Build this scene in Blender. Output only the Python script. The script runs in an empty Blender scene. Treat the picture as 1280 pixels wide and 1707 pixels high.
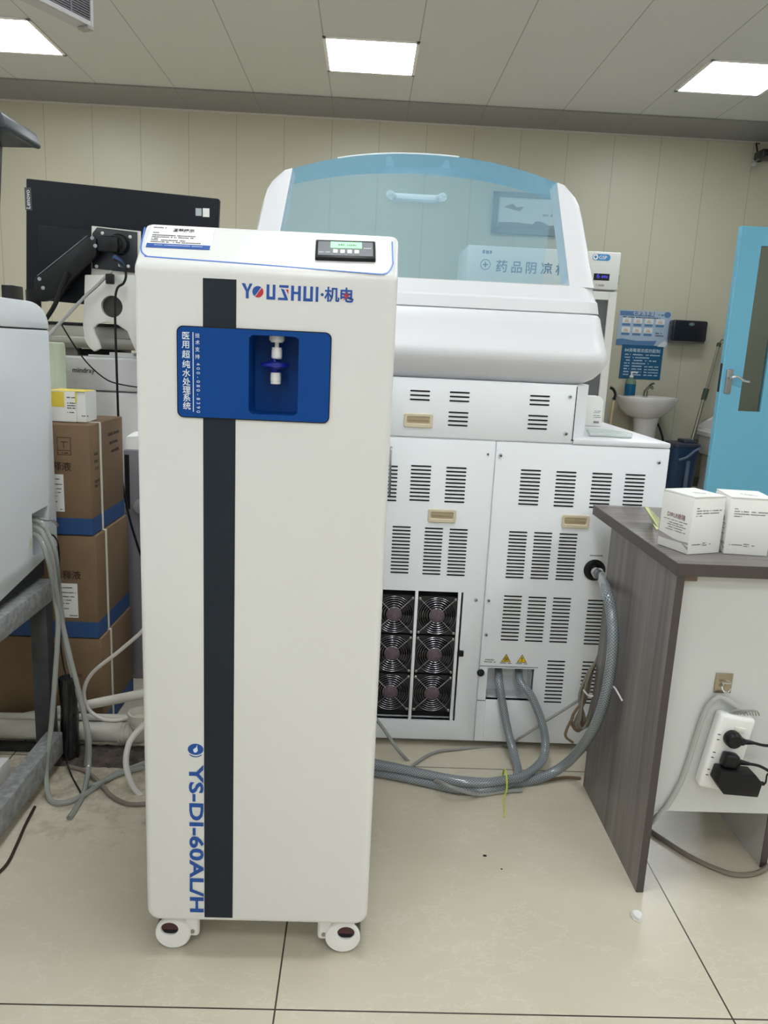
import bpy, bmesh, math, random
from mathutils import Vector, Matrix

random.seed(7)
scene = bpy.context.scene
col = scene.collection
V = Vector
PI = math.pi

# ------------------------------------------------------------------ camera
CAM_H = 1.12
FOC, CX, CY = 1280.0, 640.0, 853.5          # focal length and centre, in pixels of the 1280x1707 frame
_dn = V((355 - CX, 6870 - CY, FOC)).normalized()
_up = -_dn
_x = 612 - CX
_y = -(_up.x * _x + _up.z * FOC) / _up.y
_fw = V((_x, _y, FOC)).normalized()
_rt = _fw.cross(_up)
if _rt.x < 0:
    _rt = -_rt
R = Matrix((_rt, _fw, _up))                  # camera (x right, y down, z forward) -> world
cam_data = bpy.data.cameras.new('camera')
cam_data.sensor_fit = 'HORIZONTAL'
cam_data.sensor_width = 36.0
cam_data.lens = 36.0 * FOC / 1280.0
cam_data.clip_start = 0.05
cam = bpy.data.objects.new('camera', cam_data)
col.objects.link(cam)
_r, _u, _b = R @ V((1, 0, 0)), R @ V((0, -1, 0)), R @ V((0, 0, -1))
cam.matrix_world = Matrix(((_r.x, _u.x, _b.x, 0), (_r.y, _u.y, _b.y, 0), (_r.z, _u.z, _b.z, CAM_H), (0, 0, 0, 1)))
scene.camera = cam

# ------------------------------------------------------------------ light and exposure
LAMP = 9.0                                   # emission of the ceiling panels
vs = scene.view_settings
scene.display_settings.display_device = 'sRGB'
vs.view_transform = 'Standard'
vs.look = 'None'
vs.exposure = 1.15
vs.gamma = 1.0
vs.use_curve_mapping = False
world = bpy.data.worlds.new('world')
scene.world = world
world.use_nodes = True
world.node_tree.nodes['Background'].inputs[0].default_value = (0.9, 0.95, 1, 1)
world.node_tree.nodes['Background'].inputs[1].default_value = 0.02


# ------------------------------------------------------------------ measuring helpers (a photo point at a real distance)
def ray(px, py):
    return R @ V((px - CX, py - CY, FOC))

def at(px, py, Y):                           # at depth Y
    d = ray(px, py)
    return d * (Y / d.y) + V((0, 0, CAM_H))

def atz(px, py, z=0.0):                      # on a level surface
    d = ray(px, py)
    return d * ((z - CAM_H) / d.z) + V((0, 0, CAM_H))

def atx(px, py, X):                          # on a plane across the room
    d = ray(px, py)
    return d * (X / d.x) + V((0, 0, CAM_H))

def atp(px, py, p0, n):                      # on any plane
    d = ray(px, py)
    c = V((0, 0, CAM_H))
    return c + d * ((p0 - c).dot(n) / d.dot(n))


# ------------------------------------------------------------------ materials
def srgb(c):
    def f(v):
        v /= 255.0
        return v / 12.92 if v <= 0.04045 else ((v + 0.055) / 1.055) ** 2.4
    return (f(c[0]), f(c[1]), f(c[2]), 1.0)

MATS = {}
def mat(name, rgb, rough=0.5, metal=0.0, noise=0.0, nscale=30.0, bump=0.0, coat=0.0, trans=0.0, alpha=1.0, emit=0.0, spec=0.5):
    if name in MATS:
        return MATS[name]
    m = bpy.data.materials.new(name)
    m.use_nodes = True
    nt = m.node_tree
    b = nt.nodes['Principled BSDF']
    c = srgb(rgb)
    b.inputs['Base Color'].default_value = c
    b.inputs['Roughness'].default_value = rough
    b.inputs['Metallic'].default_value = metal
    b.inputs['Specular IOR Level'].default_value = spec
    b.inputs['Coat Weight'].default_value = coat
    b.inputs['Transmission Weight'].default_value = trans
    b.inputs['Alpha'].default_value = alpha
    if emit:
        b.inputs['Emission Color'].default_value = c
        b.inputs['Emission Strength'].default_value = emit
    if noise or bump:
        g = nt.nodes.new('ShaderNodeNewGeometry')
        n = nt.nodes.new('ShaderNodeTexNoise')
        n.inputs['Scale'].default_value = nscale
        n.inputs['Detail'].default_value = 4
        nt.links.new(g.outputs['Position'], n.inputs['Vector'])
        if noise:
            r = nt.nodes.new('ShaderNodeValToRGB')
            r.color_ramp.elements[0].position = 0.3
            r.color_ramp.elements[1].position = 0.7
            r.color_ramp.elements[0].color = tuple(v * (1 - noise) for v in c[:3]) + (1,)
            r.color_ramp.elements[1].color = tuple(min(1, v * (1 + noise * 0.6)) for v in c[:3]) + (1,)
            nt.links.new(n.outputs['Fac'], r.inputs['Fac'])
            nt.links.new(r.outputs['Color'], b.inputs['Base Color'])
        if bump:
            bp = nt.nodes.new('ShaderNodeBump')
            bp.inputs['Strength'].default_value = bump
            bp.inputs['Distance'].default_value = 0.004
            nt.links.new(n.outputs['Fac'], bp.inputs['Height'])
            nt.links.new(bp.outputs['Normal'], b.inputs['Normal'])
    MATS[name] = m
    return m

def math_node(nt, op, a, b=None, c=None):
    n = nt.nodes.new('ShaderNodeMath')
    n.operation = op
    for i, v in enumerate((a, b, c)):
        if v is None:
            continue
        if isinstance(v, (int, float)):
            n.inputs[i].default_value = v
        else:
            nt.links.new(v, n.inputs[i])
    return n.outputs[0]

def line_mask(nt, coord, period, offset, half):    # 1 on a thin line repeated every period
    s = math_node(nt, 'SUBTRACT', coord, offset - period / 2)
    m = math_node(nt, 'FLOORED_MODULO', s, period)
    d = math_node(nt, 'ABSOLUTE', math_node(nt, 'SUBTRACT', m, period / 2))
    return math_node(nt, 'LESS_THAN', d, half)

def mix(nt, fac, a, b):
    n = nt.nodes.new('ShaderNodeMix')
    n.data_type = 'RGBA'
    for sock, v in ((n.inputs[0], fac), (n.inputs[6], a), (n.inputs[7], b)):
        if isinstance(v, (tuple, int, float)):
            sock.default_value = v
        else:
            nt.links.new(v, sock)
    return n.outputs[2]

def node_mat(name, rough=0.5):
    m = bpy.data.materials.new(name)
    m.use_nodes = True
    nt = m.node_tree
    b = nt.nodes['Principled BSDF']
    b.inputs['Roughness'].default_value = rough
    g = nt.nodes.new('ShaderNodeNewGeometry')
    s = nt.nodes.new('ShaderNodeSeparateXYZ')
    nt.links.new(g.outputs['Position'], s.inputs[0])
    MATS[name] = m
    return m, nt, b, g, s

def noise(nt, vec, scale, detail=4, rough=0.5, stretch=None):
    n = nt.nodes.new('ShaderNodeTexNoise')
    n.inputs['Scale'].default_value = scale
    n.inputs['Detail'].default_value = detail
    n.inputs['Roughness'].default_value = rough
    if stretch:
        mp = nt.nodes.new('ShaderNodeMapping')
        mp.inputs['Scale'].default_value = stretch
        nt.links.new(vec, mp.inputs[0])
        vec = mp.outputs[0]
    nt.links.new(vec, n.inputs['Vector'])
    return n.outputs['Fac']

def ramp(nt, fac, stops):
    r = nt.nodes.new('ShaderNodeValToRGB')
    e = r.color_ramp.elements
    while len(e) < len(stops):
        e.new(0.5)
    for i, (p, c) in enumerate(stops):
        e[i].position = p
        e[i].color = srgb(c)
    nt.links.new(fac, r.inputs['Fac'])
    return r.outputs['Color']

# floor: polished beige tiles, 0.8 m
m_floor, nt, b, g, s = node_mat('floor_tiles', 0.26)
cl = ramp(nt, noise(nt, g.outputs['Position'], 2.2, 6, 0.6), [(0.25, (200, 190, 168)), (0.5, (207, 198, 177)), (0.75, (213, 205, 186))])
vein = noise(nt, g.outputs['Position'], 3.0, 8, 0.65, (1, 1.8, 1))
vm = math_node(nt, 'LESS_THAN', math_node(nt, 'ABSOLUTE', math_node(nt, 'SUBTRACT', vein, 0.5)), 0.006)
cl = mix(nt, math_node(nt, 'MULTIPLY', vm, 0.25), cl, srgb((228, 221, 205)))
gr = math_node(nt, 'MAXIMUM', line_mask(nt, s.outputs[0], 0.8, -0.112, 0.0016), line_mask(nt, s.outputs[1], 0.8, 1.117, 0.0016))
cl = mix(nt, gr, cl, srgb((70, 64, 55)))
dx_ = math_node(nt, 'MULTIPLY', math_node(nt, 'SUBTRACT', s.outputs[0], -0.70), 2.1)
dy_ = math_node(nt, 'MULTIPLY', math_node(nt, 'SUBTRACT', s.outputs[1], 1.86), 3.0)
dd = math_node(nt, 'SQRT', math_node(nt, 'ADD', math_node(nt, 'MULTIPLY', dx_, dx_), math_node(nt, 'MULTIPLY', dy_, dy_)))
gm = math_node(nt, 'MULTIPLY_ADD', noise(nt, g.outputs['Position'], 16.0, 6, 0.7), 2.0, -0.5)
gm = math_node(nt, 'MINIMUM', math_node(nt, 'MAXIMUM', math_node(nt, 'SUBTRACT', gm, math_node(nt, 'MULTIPLY', dd, 0.6)), 0.0), 0.75)
cl = mix(nt, gm, cl, srgb((112, 96, 76)))
nt.links.new(cl, b.inputs['Base Color'])

# walls: cream wall panels with fine upright seams, 0.4 m
m_wall, nt, b, g, s = node_mat('wall_panels', 0.42)
cl = ramp(nt, noise(nt, g.outputs['Position'], 0.8, 2), [(0.3, (188, 183, 162)), (0.7, (194, 188, 167))])
sm = line_mask(nt, s.outputs[0], 0.4, -0.37, 0.005)
cl = mix(nt, math_node(nt, 'MULTIPLY', sm, 0.3), cl, srgb((120, 112, 95)))
nt.links.new(cl, b.inputs['Base Color'])

m_wall2 = None
# ceiling: grey-white strips 0.6 m wide
m_ceil, nt, b, g, s = node_mat('ceiling_strips', 0.45)
sm = line_mask(nt, s.outputs[0], 0.6, -0.352, 0.004)
cl = mix(nt, math_node(nt, 'MULTIPLY', sm, 0.6), srgb((199, 198, 195)), srgb((112, 110, 106)))
nt.links.new(cl, b.inputs['Base Color'])
m_edge_shade, nt, b, g, s = node_mat('ceiling_edge_shade', 0.4)  # back edge of the ceiling, its darker shade put into the colour
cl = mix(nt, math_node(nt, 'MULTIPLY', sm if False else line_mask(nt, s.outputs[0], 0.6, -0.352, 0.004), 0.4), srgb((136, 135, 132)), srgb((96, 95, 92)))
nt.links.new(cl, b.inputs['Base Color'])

# dark wood laminate, grain along an axis
def laminate(name, stretch, dark=1.0):
    m, nt, b, g, s = node_mat(name, 0.38)
    f = noise(nt, g.outputs['Position'], 1.0, 6, 0.65, stretch)
    k = dark
    cl = ramp(nt, f, [(0.3, (72 * k, 67 * k, 66 * k)), (0.5, (100 * k, 94 * k, 92 * k)), (0.62, (112 * k, 106 * k, 103 * k)), (0.75, (138 * k, 132 * k, 128 * k))])
    nt.links.new(cl, b.inputs['Base Color'])
    return m
m_lam_up = laminate('grey_laminate_upright', (50, 30, 1.1), 1.16)
m_lam_top = laminate('grey_laminate_top', (2.2, 70, 60), 1.22)
m_lam_edge = mat('laminate_edge', (74, 66, 63), 0.45)

# braided clear hose
def hose_mat(name, c1, c2, su=10, sv=140):
    m = bpy.data.materials.new(name)
    m.use_nodes = True
    nt = m.node_tree
    b = nt.nodes['Principled BSDF']
    uv = nt.nodes.new('ShaderNodeUVMap')
    sx = nt.nodes.new('ShaderNodeSeparateXYZ')
    nt.links.new(uv.outputs[0], sx.inputs[0])
    a = math_node(nt, 'MULTIPLY', sx.outputs[0], 2 * PI * su)
    v = math_node(nt, 'MULTIPLY', sx.outputs[1], 2 * PI * sv)
    p = math_node(nt, 'SINE', math_node(nt, 'ADD', a, v))
    q = math_node(nt, 'SINE', math_node(nt, 'SUBTRACT', a, v))
    k = math_node(nt, 'GREATER_THAN', math_node(nt, 'MAXIMUM', p, q), 0.72)
    nt.links.new(mix(nt, k, srgb(c1), srgb(c2)), b.inputs['Base Color'])
    b.inputs['Roughness'].default_value = 0.18
    b.inputs['Coat Weight'].default_value = 0.6
    MATS[name] = m
    return m
m_hose = hose_mat('braided_hose', (100, 109, 116), (158, 165, 168))

# blue tinted clear plastic
def tinted(name, tint, body, f_body, f_gloss=0.12, rough=0.04):
    m = bpy.data.materials.new(name)
    m.use_nodes = True
    nt = m.node_tree
    nt.nodes.remove(nt.nodes['Principled BSDF'])
    out = nt.nodes['Material Output']
    t = nt.nodes.new('ShaderNodeBsdfTransparent')
    t.inputs[0].default_value = srgb(tint)
    d = nt.nodes.new('ShaderNodeBsdfDiffuse')
    d.inputs[0].default_value = srgb(body)
    tl = nt.nodes.new('ShaderNodeBsdfTranslucent')
    tl.inputs[0].default_value = srgb(body)
    dm = nt.nodes.new('ShaderNodeMixShader')
    dm.inputs[0].default_value = 0.5
    nt.links.new(d.outputs[0], dm.inputs[1])
    nt.links.new(tl.outputs[0], dm.inputs[2])
    m1 = nt.nodes.new('ShaderNodeMixShader')
    m1.inputs[0].default_value = f_body
    nt.links.new(t.outputs[0], m1.inputs[1])
    nt.links.new(dm.outputs[0], m1.inputs[2])
    gl = nt.nodes.new('ShaderNodeBsdfGlossy')
    gl.inputs['Roughness'].default_value = rough
    fr = nt.nodes.new('ShaderNodeFresnel')
    fr.inputs[0].default_value = 1.45
    fm = math_node(nt, 'MULTIPLY', fr.outputs[0], f_gloss / 0.04 * 0.33)
    m2 = nt.nodes.new('ShaderNodeMixShader')
    nt.links.new(fm, m2.inputs[0])
    nt.links.new(m1.outputs[0], m2.inputs[1])
    nt.links.new(gl.outputs[0], m2.inputs[2])
    nt.links.new(m2.outputs[0], out.inputs[0])
    MATS[name] = m
    return m
m_cover = tinted('blue_clear_plastic', (238, 247, 250), (176, 216, 234), 0.21)
m_cover_band = tinted('blue_clear_plastic_band', (156, 216, 238), (112, 190, 228), 0.42)
m_tube = tinted('clear_tubing', (238, 240, 236), (222, 224, 218), 0.6)
m_glass = tinted('door_glass', (205, 210, 205), (150, 150, 140), 0.10)
m_soap = tinted('blue_soap', (60, 150, 190), (40, 150, 200), 0.6)
m_soap_clear = tinted('clear_bottle', (200, 225, 205), (190, 220, 195), 0.45)

white_gloss = mat('white_powder_coat', (226, 225, 222), 0.32, coat=0.15)
white_body = mat('white_instrument', (240, 242, 245), 0.4)
white_hood = mat('white_hood', (226, 226, 229), 0.35)
grey_body = mat('pale_grey_instrument', (224, 228, 230), 0.4)
black = mat('black_plastic', (18, 18, 21), 0.4, spec=0.3)
black_slot = mat('slot_black', (14, 14, 15), 0.8)
charcoal = mat('charcoal_stripe', (32, 39, 48), 0.5, spec=0.25)
screen_black = mat('black_shell', (22, 25, 32), 0.5, spec=0.2)
blue_panel = mat('blue_panel', (4, 68, 142), 0.4, spec=0.2)
blue_deep = mat('blue_filter', (24, 36, 150), 0.3)
blue_ink = mat('blue_ink', (22, 78, 160), 0.5)
blue_line = mat('blue_line', (74, 122, 206), 0.45)
red_ink = mat('red_ink', (190, 34, 46), 0.5)
white_ink = mat('white_ink', (226, 236, 244), 0.5)
black_ink = mat('black_ink', (40, 38, 38), 0.6)
grey_ink = mat('grey_ink', (120, 116, 116), 0.6)
brown_ink = mat('brown_ink', (62, 46, 32), 0.7)
plum_ink = mat('plum_ink', (110, 36, 52), 0.6)
paper = mat('white_paper', (236, 235, 230), 0.6)
ivory = mat('ivory_plastic', (214, 202, 176), 0.4)
ivory_deep = mat('ivory_recess', (176, 158, 126), 0.5)
chrome = mat('chrome', (205, 205, 208), 0.18, metal=1.0)
steel = mat('brushed_steel', (160, 158, 150), 0.32, metal=1.0)
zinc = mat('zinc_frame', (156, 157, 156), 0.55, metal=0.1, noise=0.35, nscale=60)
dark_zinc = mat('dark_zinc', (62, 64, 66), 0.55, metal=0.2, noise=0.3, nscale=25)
white_plastic = mat('white_plastic', (236, 234, 230), 0.35)
pvc = mat('pvc_pipe', (214, 210, 198), 0.4, noise=0.1, nscale=15)
cardboard = mat('cardboard', (122, 98, 72), 0.75, noise=0.08, nscale=12)
card_blue = mat('carton_blue', (40, 76, 126), 0.6)
strap_m = mat('strap_white', (220, 216, 202), 0.5)
grey_cable = mat('grey_cable', (150, 150, 146), 0.45)
brown_cable = mat('brown_cable', (120, 98, 74), 0.45)
yellow = mat('yellow_print', (232, 206, 70), 0.5)
zip_yellow = mat('yellow_tie', (206, 216, 60), 0.4)
sign_yellow = mat('warning_yellow', (240, 204, 30), 0.5)
ceramic = mat('ceramic', (214, 208, 206), 0.15, coat=0.4)
door_blue = mat('door_blue', (112, 184, 214), 0.35)
poster_blue = mat('poster_pale_blue', (170, 186, 206), 0.5)
poster_navy = mat('poster_teal_navy', (18, 84, 124), 0.5)
poster_mid = mat('poster_mid_blue', (84, 122, 164), 0.5)
bucket_navy = mat('bucket_navy', (30, 58, 92), 0.4)
bucket_grey = mat('bucket_trim', (104, 116, 140), 0.4)
green_dark = mat('mop_green', (60, 74, 58), 0.4)
wood_pale = mat('pale_wood', (196, 178, 138), 0.6)
lcd_green = mat('lcd_green', (126, 232, 140), 0.4, emit=0.55)
led_blue = mat('display_violet', (60, 56, 190), 0.4, emit=0.25)
rubble_m = mat('rubble', (84, 74, 68), 0.95, noise=0.5, nscale=40, bump=0.6)
dark_stone = mat('dark_stone', (52, 50, 48), 0.9, noise=0.4, nscale=25, bump=0.5)
bag_m = mat('black_film', (34, 36, 34), 0.25, noise=0.3, nscale=20, bump=0.9)
pale_green = mat('pale_green', (208, 216, 186), 0.5)
red_wheel = mat('caster_wheel', (96, 30, 40), 0.35)
fan_hub = mat('fan_hub', (112, 94, 102), 0.4, noise=0.4, nscale=220)
lime_paper = mat('lime_paper', (226, 232, 176), 0.5)
mesh_grey = mat('vent_mesh', (112, 108, 112), 0.5, metal=0.5)
vent_frame = mat('vent_frame', (176, 174, 176), 0.4)
lamp_m = bpy.data.materials.new('lamp_diffuser')
lamp_m.use_nodes = True
_b = lamp_m.node_tree.nodes['Principled BSDF']
_b.inputs['Base Color'].default_value = (0.9, 0.9, 0.9, 1)
_b.inputs['Emission Color'].default_value = (0.90, 0.955, 1.0, 1)
_b.inputs['Emission Strength'].default_value = LAMP


# ------------------------------------------------------------------ mesh builder
def catmull(pts, n=8):
    pts = [V(p) for p in pts]
    if len(pts) < 3:
        return pts
    P = [pts[0] * 2 - pts[1]] + pts + [pts[-1] * 2 - pts[-2]]
    out = []
    for i in range(1, len(P) - 2):
        p0, p1, p2, p3 = P[i - 1], P[i], P[i + 1], P[i + 2]
        for k in range(n):
            t = k / n
            out.append(0.5 * ((2 * p1) + (p2 - p0) * t + (2 * p0 - 5 * p1 + 4 * p2 - p3) * t * t + (3 * p1 - p0 - 3 * p2 + p3) * t ** 3))
    out.append(pts[-1])
    return out

def rrect(hx, hy, r, n=5, cx=0.0, cy=0.0):   # rounded rectangle, counter-clockwise
    r = min(r, hx * 0.999, hy * 0.999)
    out = []
    for q, (sx, sy) in enumerate(((1, 1), (-1, 1), (-1, -1), (1, -1))):
        for k in range(n + 1):
            a = PI / 2 * q + PI / 2 * k / n
            out.append((cx + sx * (hx - r) + r * math.cos(a), cy + sy * (hy - r) + r * math.sin(a)))
    return out

class MB:
    def __init__(self):
        self.v, self.f, self.mi, self.uv = [], [], [], []
        self.m = 0
    def raw(self, verts, faces, uvs=None):
        o = len(self.v)
        self.v += [tuple(p) for p in verts]
        for i, f in enumerate(faces):
            self.f.append(tuple(o + k for k in f))
            self.mi.append(self.m)
            self.uv.append(uvs[i] if uvs else None)
        return self
    def bm(self, bm, M=None):
        bm.verts.index_update()
        vs_ = [(M @ v.co if M else v.co.copy()) for v in bm.verts]
        fs_ = [[v.index for v in f.verts] for f in bm.faces]
        bm.free()
        return self.raw(vs_, fs_)
    def box(self, x0, x1, y0, y1, z0, z1, bev=0.0, seg=2, M=None):
        bm = bmesh.new()
        bmesh.ops.create_cube(bm, size=1)
        for v in bm.verts:
            v.co = V(((x0 + x1) / 2 + v.co.x * (x1 - x0), (y0 + y1) / 2 + v.co.y * (y1 - y0), (z0 + z1) / 2 + v.co.z * (z1 - z0)))
        if bev:
            bmesh.ops.bevel(bm, geom=list(bm.edges), offset=bev, segments=seg, profile=0.5, affect='EDGES', clamp_overlap=True)
        return self.bm(bm, M)
    def prism(self, poly, vec, bev=0.0, seg=2, M=None):      # flat outline pushed along vec
        bm = bmesh.new()
        vec = V(vec)
        a = [bm.verts.new(V(p)) for p in poly]
        c = [bm.verts.new(V(p) + vec) for p in poly]
        n = len(a)
        bm.faces.new(a)
        bm.faces.new(c[::-1])
        for i in range(n):
            j = (i + 1) % n
            bm.faces.new((a[j], a[i], c[i], c[j]))
        bmesh.ops.recalc_face_normals(bm, faces=bm.faces)
        if bev:
            bmesh.ops.bevel(bm, geom=list(bm.edges), offset=bev, segments=seg, profile=0.5, affect='EDGES', clamp_overlap=True)
        return self.bm(bm, M)
    def loft(self, rings, cap=True, closed=True, M=None):
        n = len(rings[0])
        verts = [V(p) for r in rings for p in r]
        faces = []
        for k in range(len(rings) - 1):
            for i in range(n if closed else n - 1):
                j = (i + 1) % n
                faces.append((k * n + i, k * n + j, (k + 1) * n + j, (k + 1) * n + i))
        if cap:
            faces.append(tuple(range(n))[::-1])
            faces.append(tuple((len(rings) - 1) * n + i for i in range(n)))
        if M:
            verts = [M @ v for v in verts]
        return self.raw(verts, faces)
    def cyl(self, p0, p1, r0, r1=None, n=20):
        p0, p1 = V(p0), V(p1)
        r1 = r0 if r1 is None else r1
        d = (p1 - p0).normalized()
        q = d.to_track_quat('Z', 'Y')
        rings = []
        for p, r in ((p0, r0), (p1, r1)):
            rings.append([p + q @ V((r * math.cos(2 * PI * i / n), r * math.sin(2 * PI * i / n), 0)) for i in range(n)])
        return self.loft(rings)
    def lathe(self, prof, c, axis=(0, 0, 1), n=28):          # (radius, height) along the axis from c
        q = V(axis).normalized().to_track_quat('Z', 'Y')
        c = V(c)
        rings = [[c + q @ V((max(r, 1e-5) * math.cos(2 * PI * i / n), max(r, 1e-5) * math.sin(2 * PI * i / n), h)) for i in range(n)] for r, h in prof]
        return self.loft(rings)
    def tube(self, pts, r, n=10, sub=8, smooth=True, ry=None):
        P = catmull(pts, sub) if smooth else [V(p) for p in pts]
        verts, faces, uvs = [], [], []
        t0 = (P[1] - P[0]).normalized()
        nrm = t0.orthogonal().normalized()
        L = 0.0
        Ls = []
        for i, p in enumerate(P):
            t = ((P[min(i + 1, len(P) - 1)] - P[max(i - 1, 0)])).normalized()
            nrm = (nrm - t * nrm.dot(t)).normalized()
            bn = t.cross(nrm)
            if i:
                L += (p - P[i - 1]).length
            Ls.append(L)
            for k in range(n):
                a = 2 * PI * k / n
                verts.append(p + nrm * (r * math.cos(a)) + bn * ((ry or r) * math.sin(a)))
        for i in range(len(P) - 1):
            for k in range(n):
                j = (k + 1) % n
                faces.append((i * n + k, i * n + j, (i + 1) * n + j, (i + 1) * n + k))
                uvs.append([(k / n, Ls[i]), ((k + 1) / n, Ls[i]), ((k + 1) / n, Ls[i + 1]), (k / n, Ls[i + 1])])
        faces.append(tuple(range(n))[::-1])
        uvs.append([(0, 0)] * n)
        faces.append(tuple((len(P) - 1) * n + k for k in range(n)))
        uvs.append([(0, 0)] * n)
        return self.raw(verts, faces, uvs)
    def ribbon(self, pts, w, nrm, th=0.0006):                # flat printed line on a surface with normal nrm
        P = [V(p) for p in pts]
        nrm = V(nrm).normalized()
        rings = []
        for i, p in enumerate(P):
            t = (P[min(i + 1, len(P) - 1)] - P[max(i - 1, 0)]).normalized()
            sd = t.cross(nrm).normalized() * (w / 2)
            rings.append([p - sd, p + sd, p + sd + nrm * th, p - sd + nrm * th])
        return self.loft(rings)
    def plate(self, o, ux, uy, poly, th=0.0006):             # flat sticker: outline in (x, y) of a surface
        o, ux, uy = V(o), V(ux).normalized(), V(uy).normalized()
        return self.prism([o + ux * x + uy * y for x, y in poly], ux.cross(uy) * th)
    def rect(self, o, ux, uy, x0, x1, y0, y1, th=0.0006):
        return self.plate(o, ux, uy, [(x0, y0), (x1, y0), (x1, y1), (x0, y1)], th)
    def bars(self, o, ux, uy, rows, h, th=0.0007, seed=1):   # fine print too small to read
        rnd = random.Random(seed)
        for (x0, x1, y) in rows:
            x = x0
            while x < x1:
                w = min(h * rnd.uniform(0.5, 0.95), x1 - x)
                if rnd.random() < 0.88:
                    self.rect(o, ux, uy, x, x + w, y, y + h * rnd.uniform(0.75, 1.0), th)
                x += w + h * 0.22
        return self
    def text(self, s, o, ux, uy, size, bold=0.0, ax='LEFT', ay='BOTTOM_BASELINE', lift=0.0008, sx=1.0, space=1.0):
        cu = bpy.data.curves.new('lettering', 'FONT')
        cu.body = s
        cu.size = size
        cu.offset = bold * size
        cu.align_x = ax
        cu.align_y = ay
        cu.resolution_u = 3
        cu.space_character = space
        ob = bpy.data.objects.new('lettering', cu)
        col.objects.link(ob)
        dg = bpy.context.evaluated_depsgraph_get()
        me = bpy.data.meshes.new_from_object(ob.evaluated_get(dg))
        o, ux, uy = V(o), V(ux).normalized(), V(uy).normalized()
        nn = ux.cross(uy)
        self.raw([o + ux * (v.co.x * sx) + uy * v.co.y + nn * lift for v in me.vertices], [list(p.vertices) for p in me.polygons])
        bpy.data.objects.remove(ob)
        bpy.data.curves.remove(cu)
        bpy.data.meshes.remove(me)
        return self
    def build(self, name, mats, parent=None, smooth=35):
        off = V((0, 0, 0))
        p = parent
        while p is not None:
            off += p.location
            p = p.parent
        me = bpy.data.meshes.new(name)
        me.from_pydata([V(v) - off for v in self.v], [], self.f)
        if not isinstance(mats, (list, tuple)):
            mats = [mats]
        for m in mats:
            me.materials.append(m)
        me.polygons.foreach_set('material_index', self.mi)
        if any(u for u in self.uv):
            uvl = me.uv_layers.new(name='UVMap')
            k = 0
            for i, f in enumerate(self.f):
                for j in range(len(f)):
                    if self.uv[i]:
                        uvl.data[k].uv = self.uv[i][j]
                    k += 1
        if smooth:
            me.polygons.foreach_set('use_smooth', [True] * len(me.polygons))
            me.set_sharp_from_angle(angle=math.radians(smooth))
        me.validate()
        me.update()
        o = bpy.data.objects.new(name, me)
        col.objects.link(o)
        if parent is not None:
            o.parent = parent
        return o

def cut(ob, cutter):                         # carve a hollow out of a mesh
    c = cutter.build('cutter', black, None, 0)
    c.location = -V((0, 0, 0))
    off = V((0, 0, 0))
    p = ob.parent
    while p is not None:
        off += p.location
        p = p.parent
    c.location = -off if ob.parent else V((0, 0, 0))
    par = ob.parent
    ob.parent = None
    md = ob.modifiers.new('hollow', 'BOOLEAN')
    md.operation = 'DIFFERENCE'
    md.solver = 'EXACT'
    md.object = c
    bpy.context.view_layer.update()
    dg = bpy.context.evaluated_depsgraph_get()
    me = bpy.data.meshes.new_from_object(ob.evaluated_get(dg))
    ob.modifiers.clear()
    ob.data = me
    me.polygons.foreach_set('use_smooth', [True] * len(me.polygons))
    me.set_sharp_from_angle(angle=math.radians(35))
    bpy.data.objects.remove(c)
    ob.parent = par
    while len(me.materials) > 1 and me.materials[-1] is black and ob.get('keep') is None:
        me.materials.pop()
        break

def tag(o, label, cat, group=None, kind=None):
    if label: o['label'] = label
    if cat: o['category'] = cat
    if group: o['group'] = group
    if kind: o['kind'] = kind
    return o

def thing(name, label, cat, loc=(0, 0, 0), group=None):
    o = bpy.data.objects.new(name, None)
    col.objects.link(o)
    o.empty_display_size = 0.05
    o.location = loc
    return tag(o, label, cat, group)

def structure(o):
    o['kind'] = 'structure'
    return o

def dup(root, delta, label=None):
    r = root.copy()
    col.objects.link(r)
    r.location = root.location + V(delta)
    if label: r['label'] = label
    for ch in list(root.children):
        c = ch.copy()
        col.objects.link(c)
        c.parent = r
        for gch in list(ch.children):
            d = gch.copy()
            col.objects.link(d)
            d.parent = c
    return r

UX, UY, UZ = V((1, 0, 0)), V((0, 1, 0)), V((0, 0, 1))

# ================================================================== the room
XL, XR, YB, YF, ZC = -3.7, 3.75, 7.0, -3.2, 3.0
structure(MB().box(XL - .1, XR + .1, YF - .1, YB + .1, -0.1, 0).build('floor', m_floor, None, 0))
structure(MB().box(XL - .1, XR + .1, YF - .1, YB + .1, ZC, ZC + 0.1).build('ceiling', m_ceil, None, 0))
structure(MB().box(XL - .1, XR + .1, YB, YB + .1, 0, ZC).build('wall_back', m_wall, None, 0))
structure(MB().box(XL - .1, XL, YF, YB, 0, ZC).build('wall_left', mat('plain_wall', (214, 214, 210), 0.5), None, 0))
structure(MB().box(XR, XR + .1, YF, YB, 0, ZC).build('wall_right', mat('plain_wall', (214, 214, 210), 0.5), None, 0))
structure(MB().box(XL - .1, XR + .1, YF - .1, YF, 0, ZC).build('wall_front', mat('plain_wall', (214, 214, 210), 0.5), None, 0))
structure(MB().box(XL, XR, 6.46, YB - .03, ZC - 0.012, ZC).build('ceiling_shade_strip', m_edge_shade, None, 0))  # thin strip carrying the painted shade of the ceiling edge
structure(MB().box(XL, XR, YB - .03, YB, ZC - 0.022, ZC, 0.004).build('trim_2', mat('trim_white', (196, 192, 184), 0.4), None))
structure(MB().box(XL, XR, YB - .012, YB, 0, 0.09, 0.003).build('baseboard_back', mat('baseboard_grey', (130, 126, 116), 0.4), None))

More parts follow.
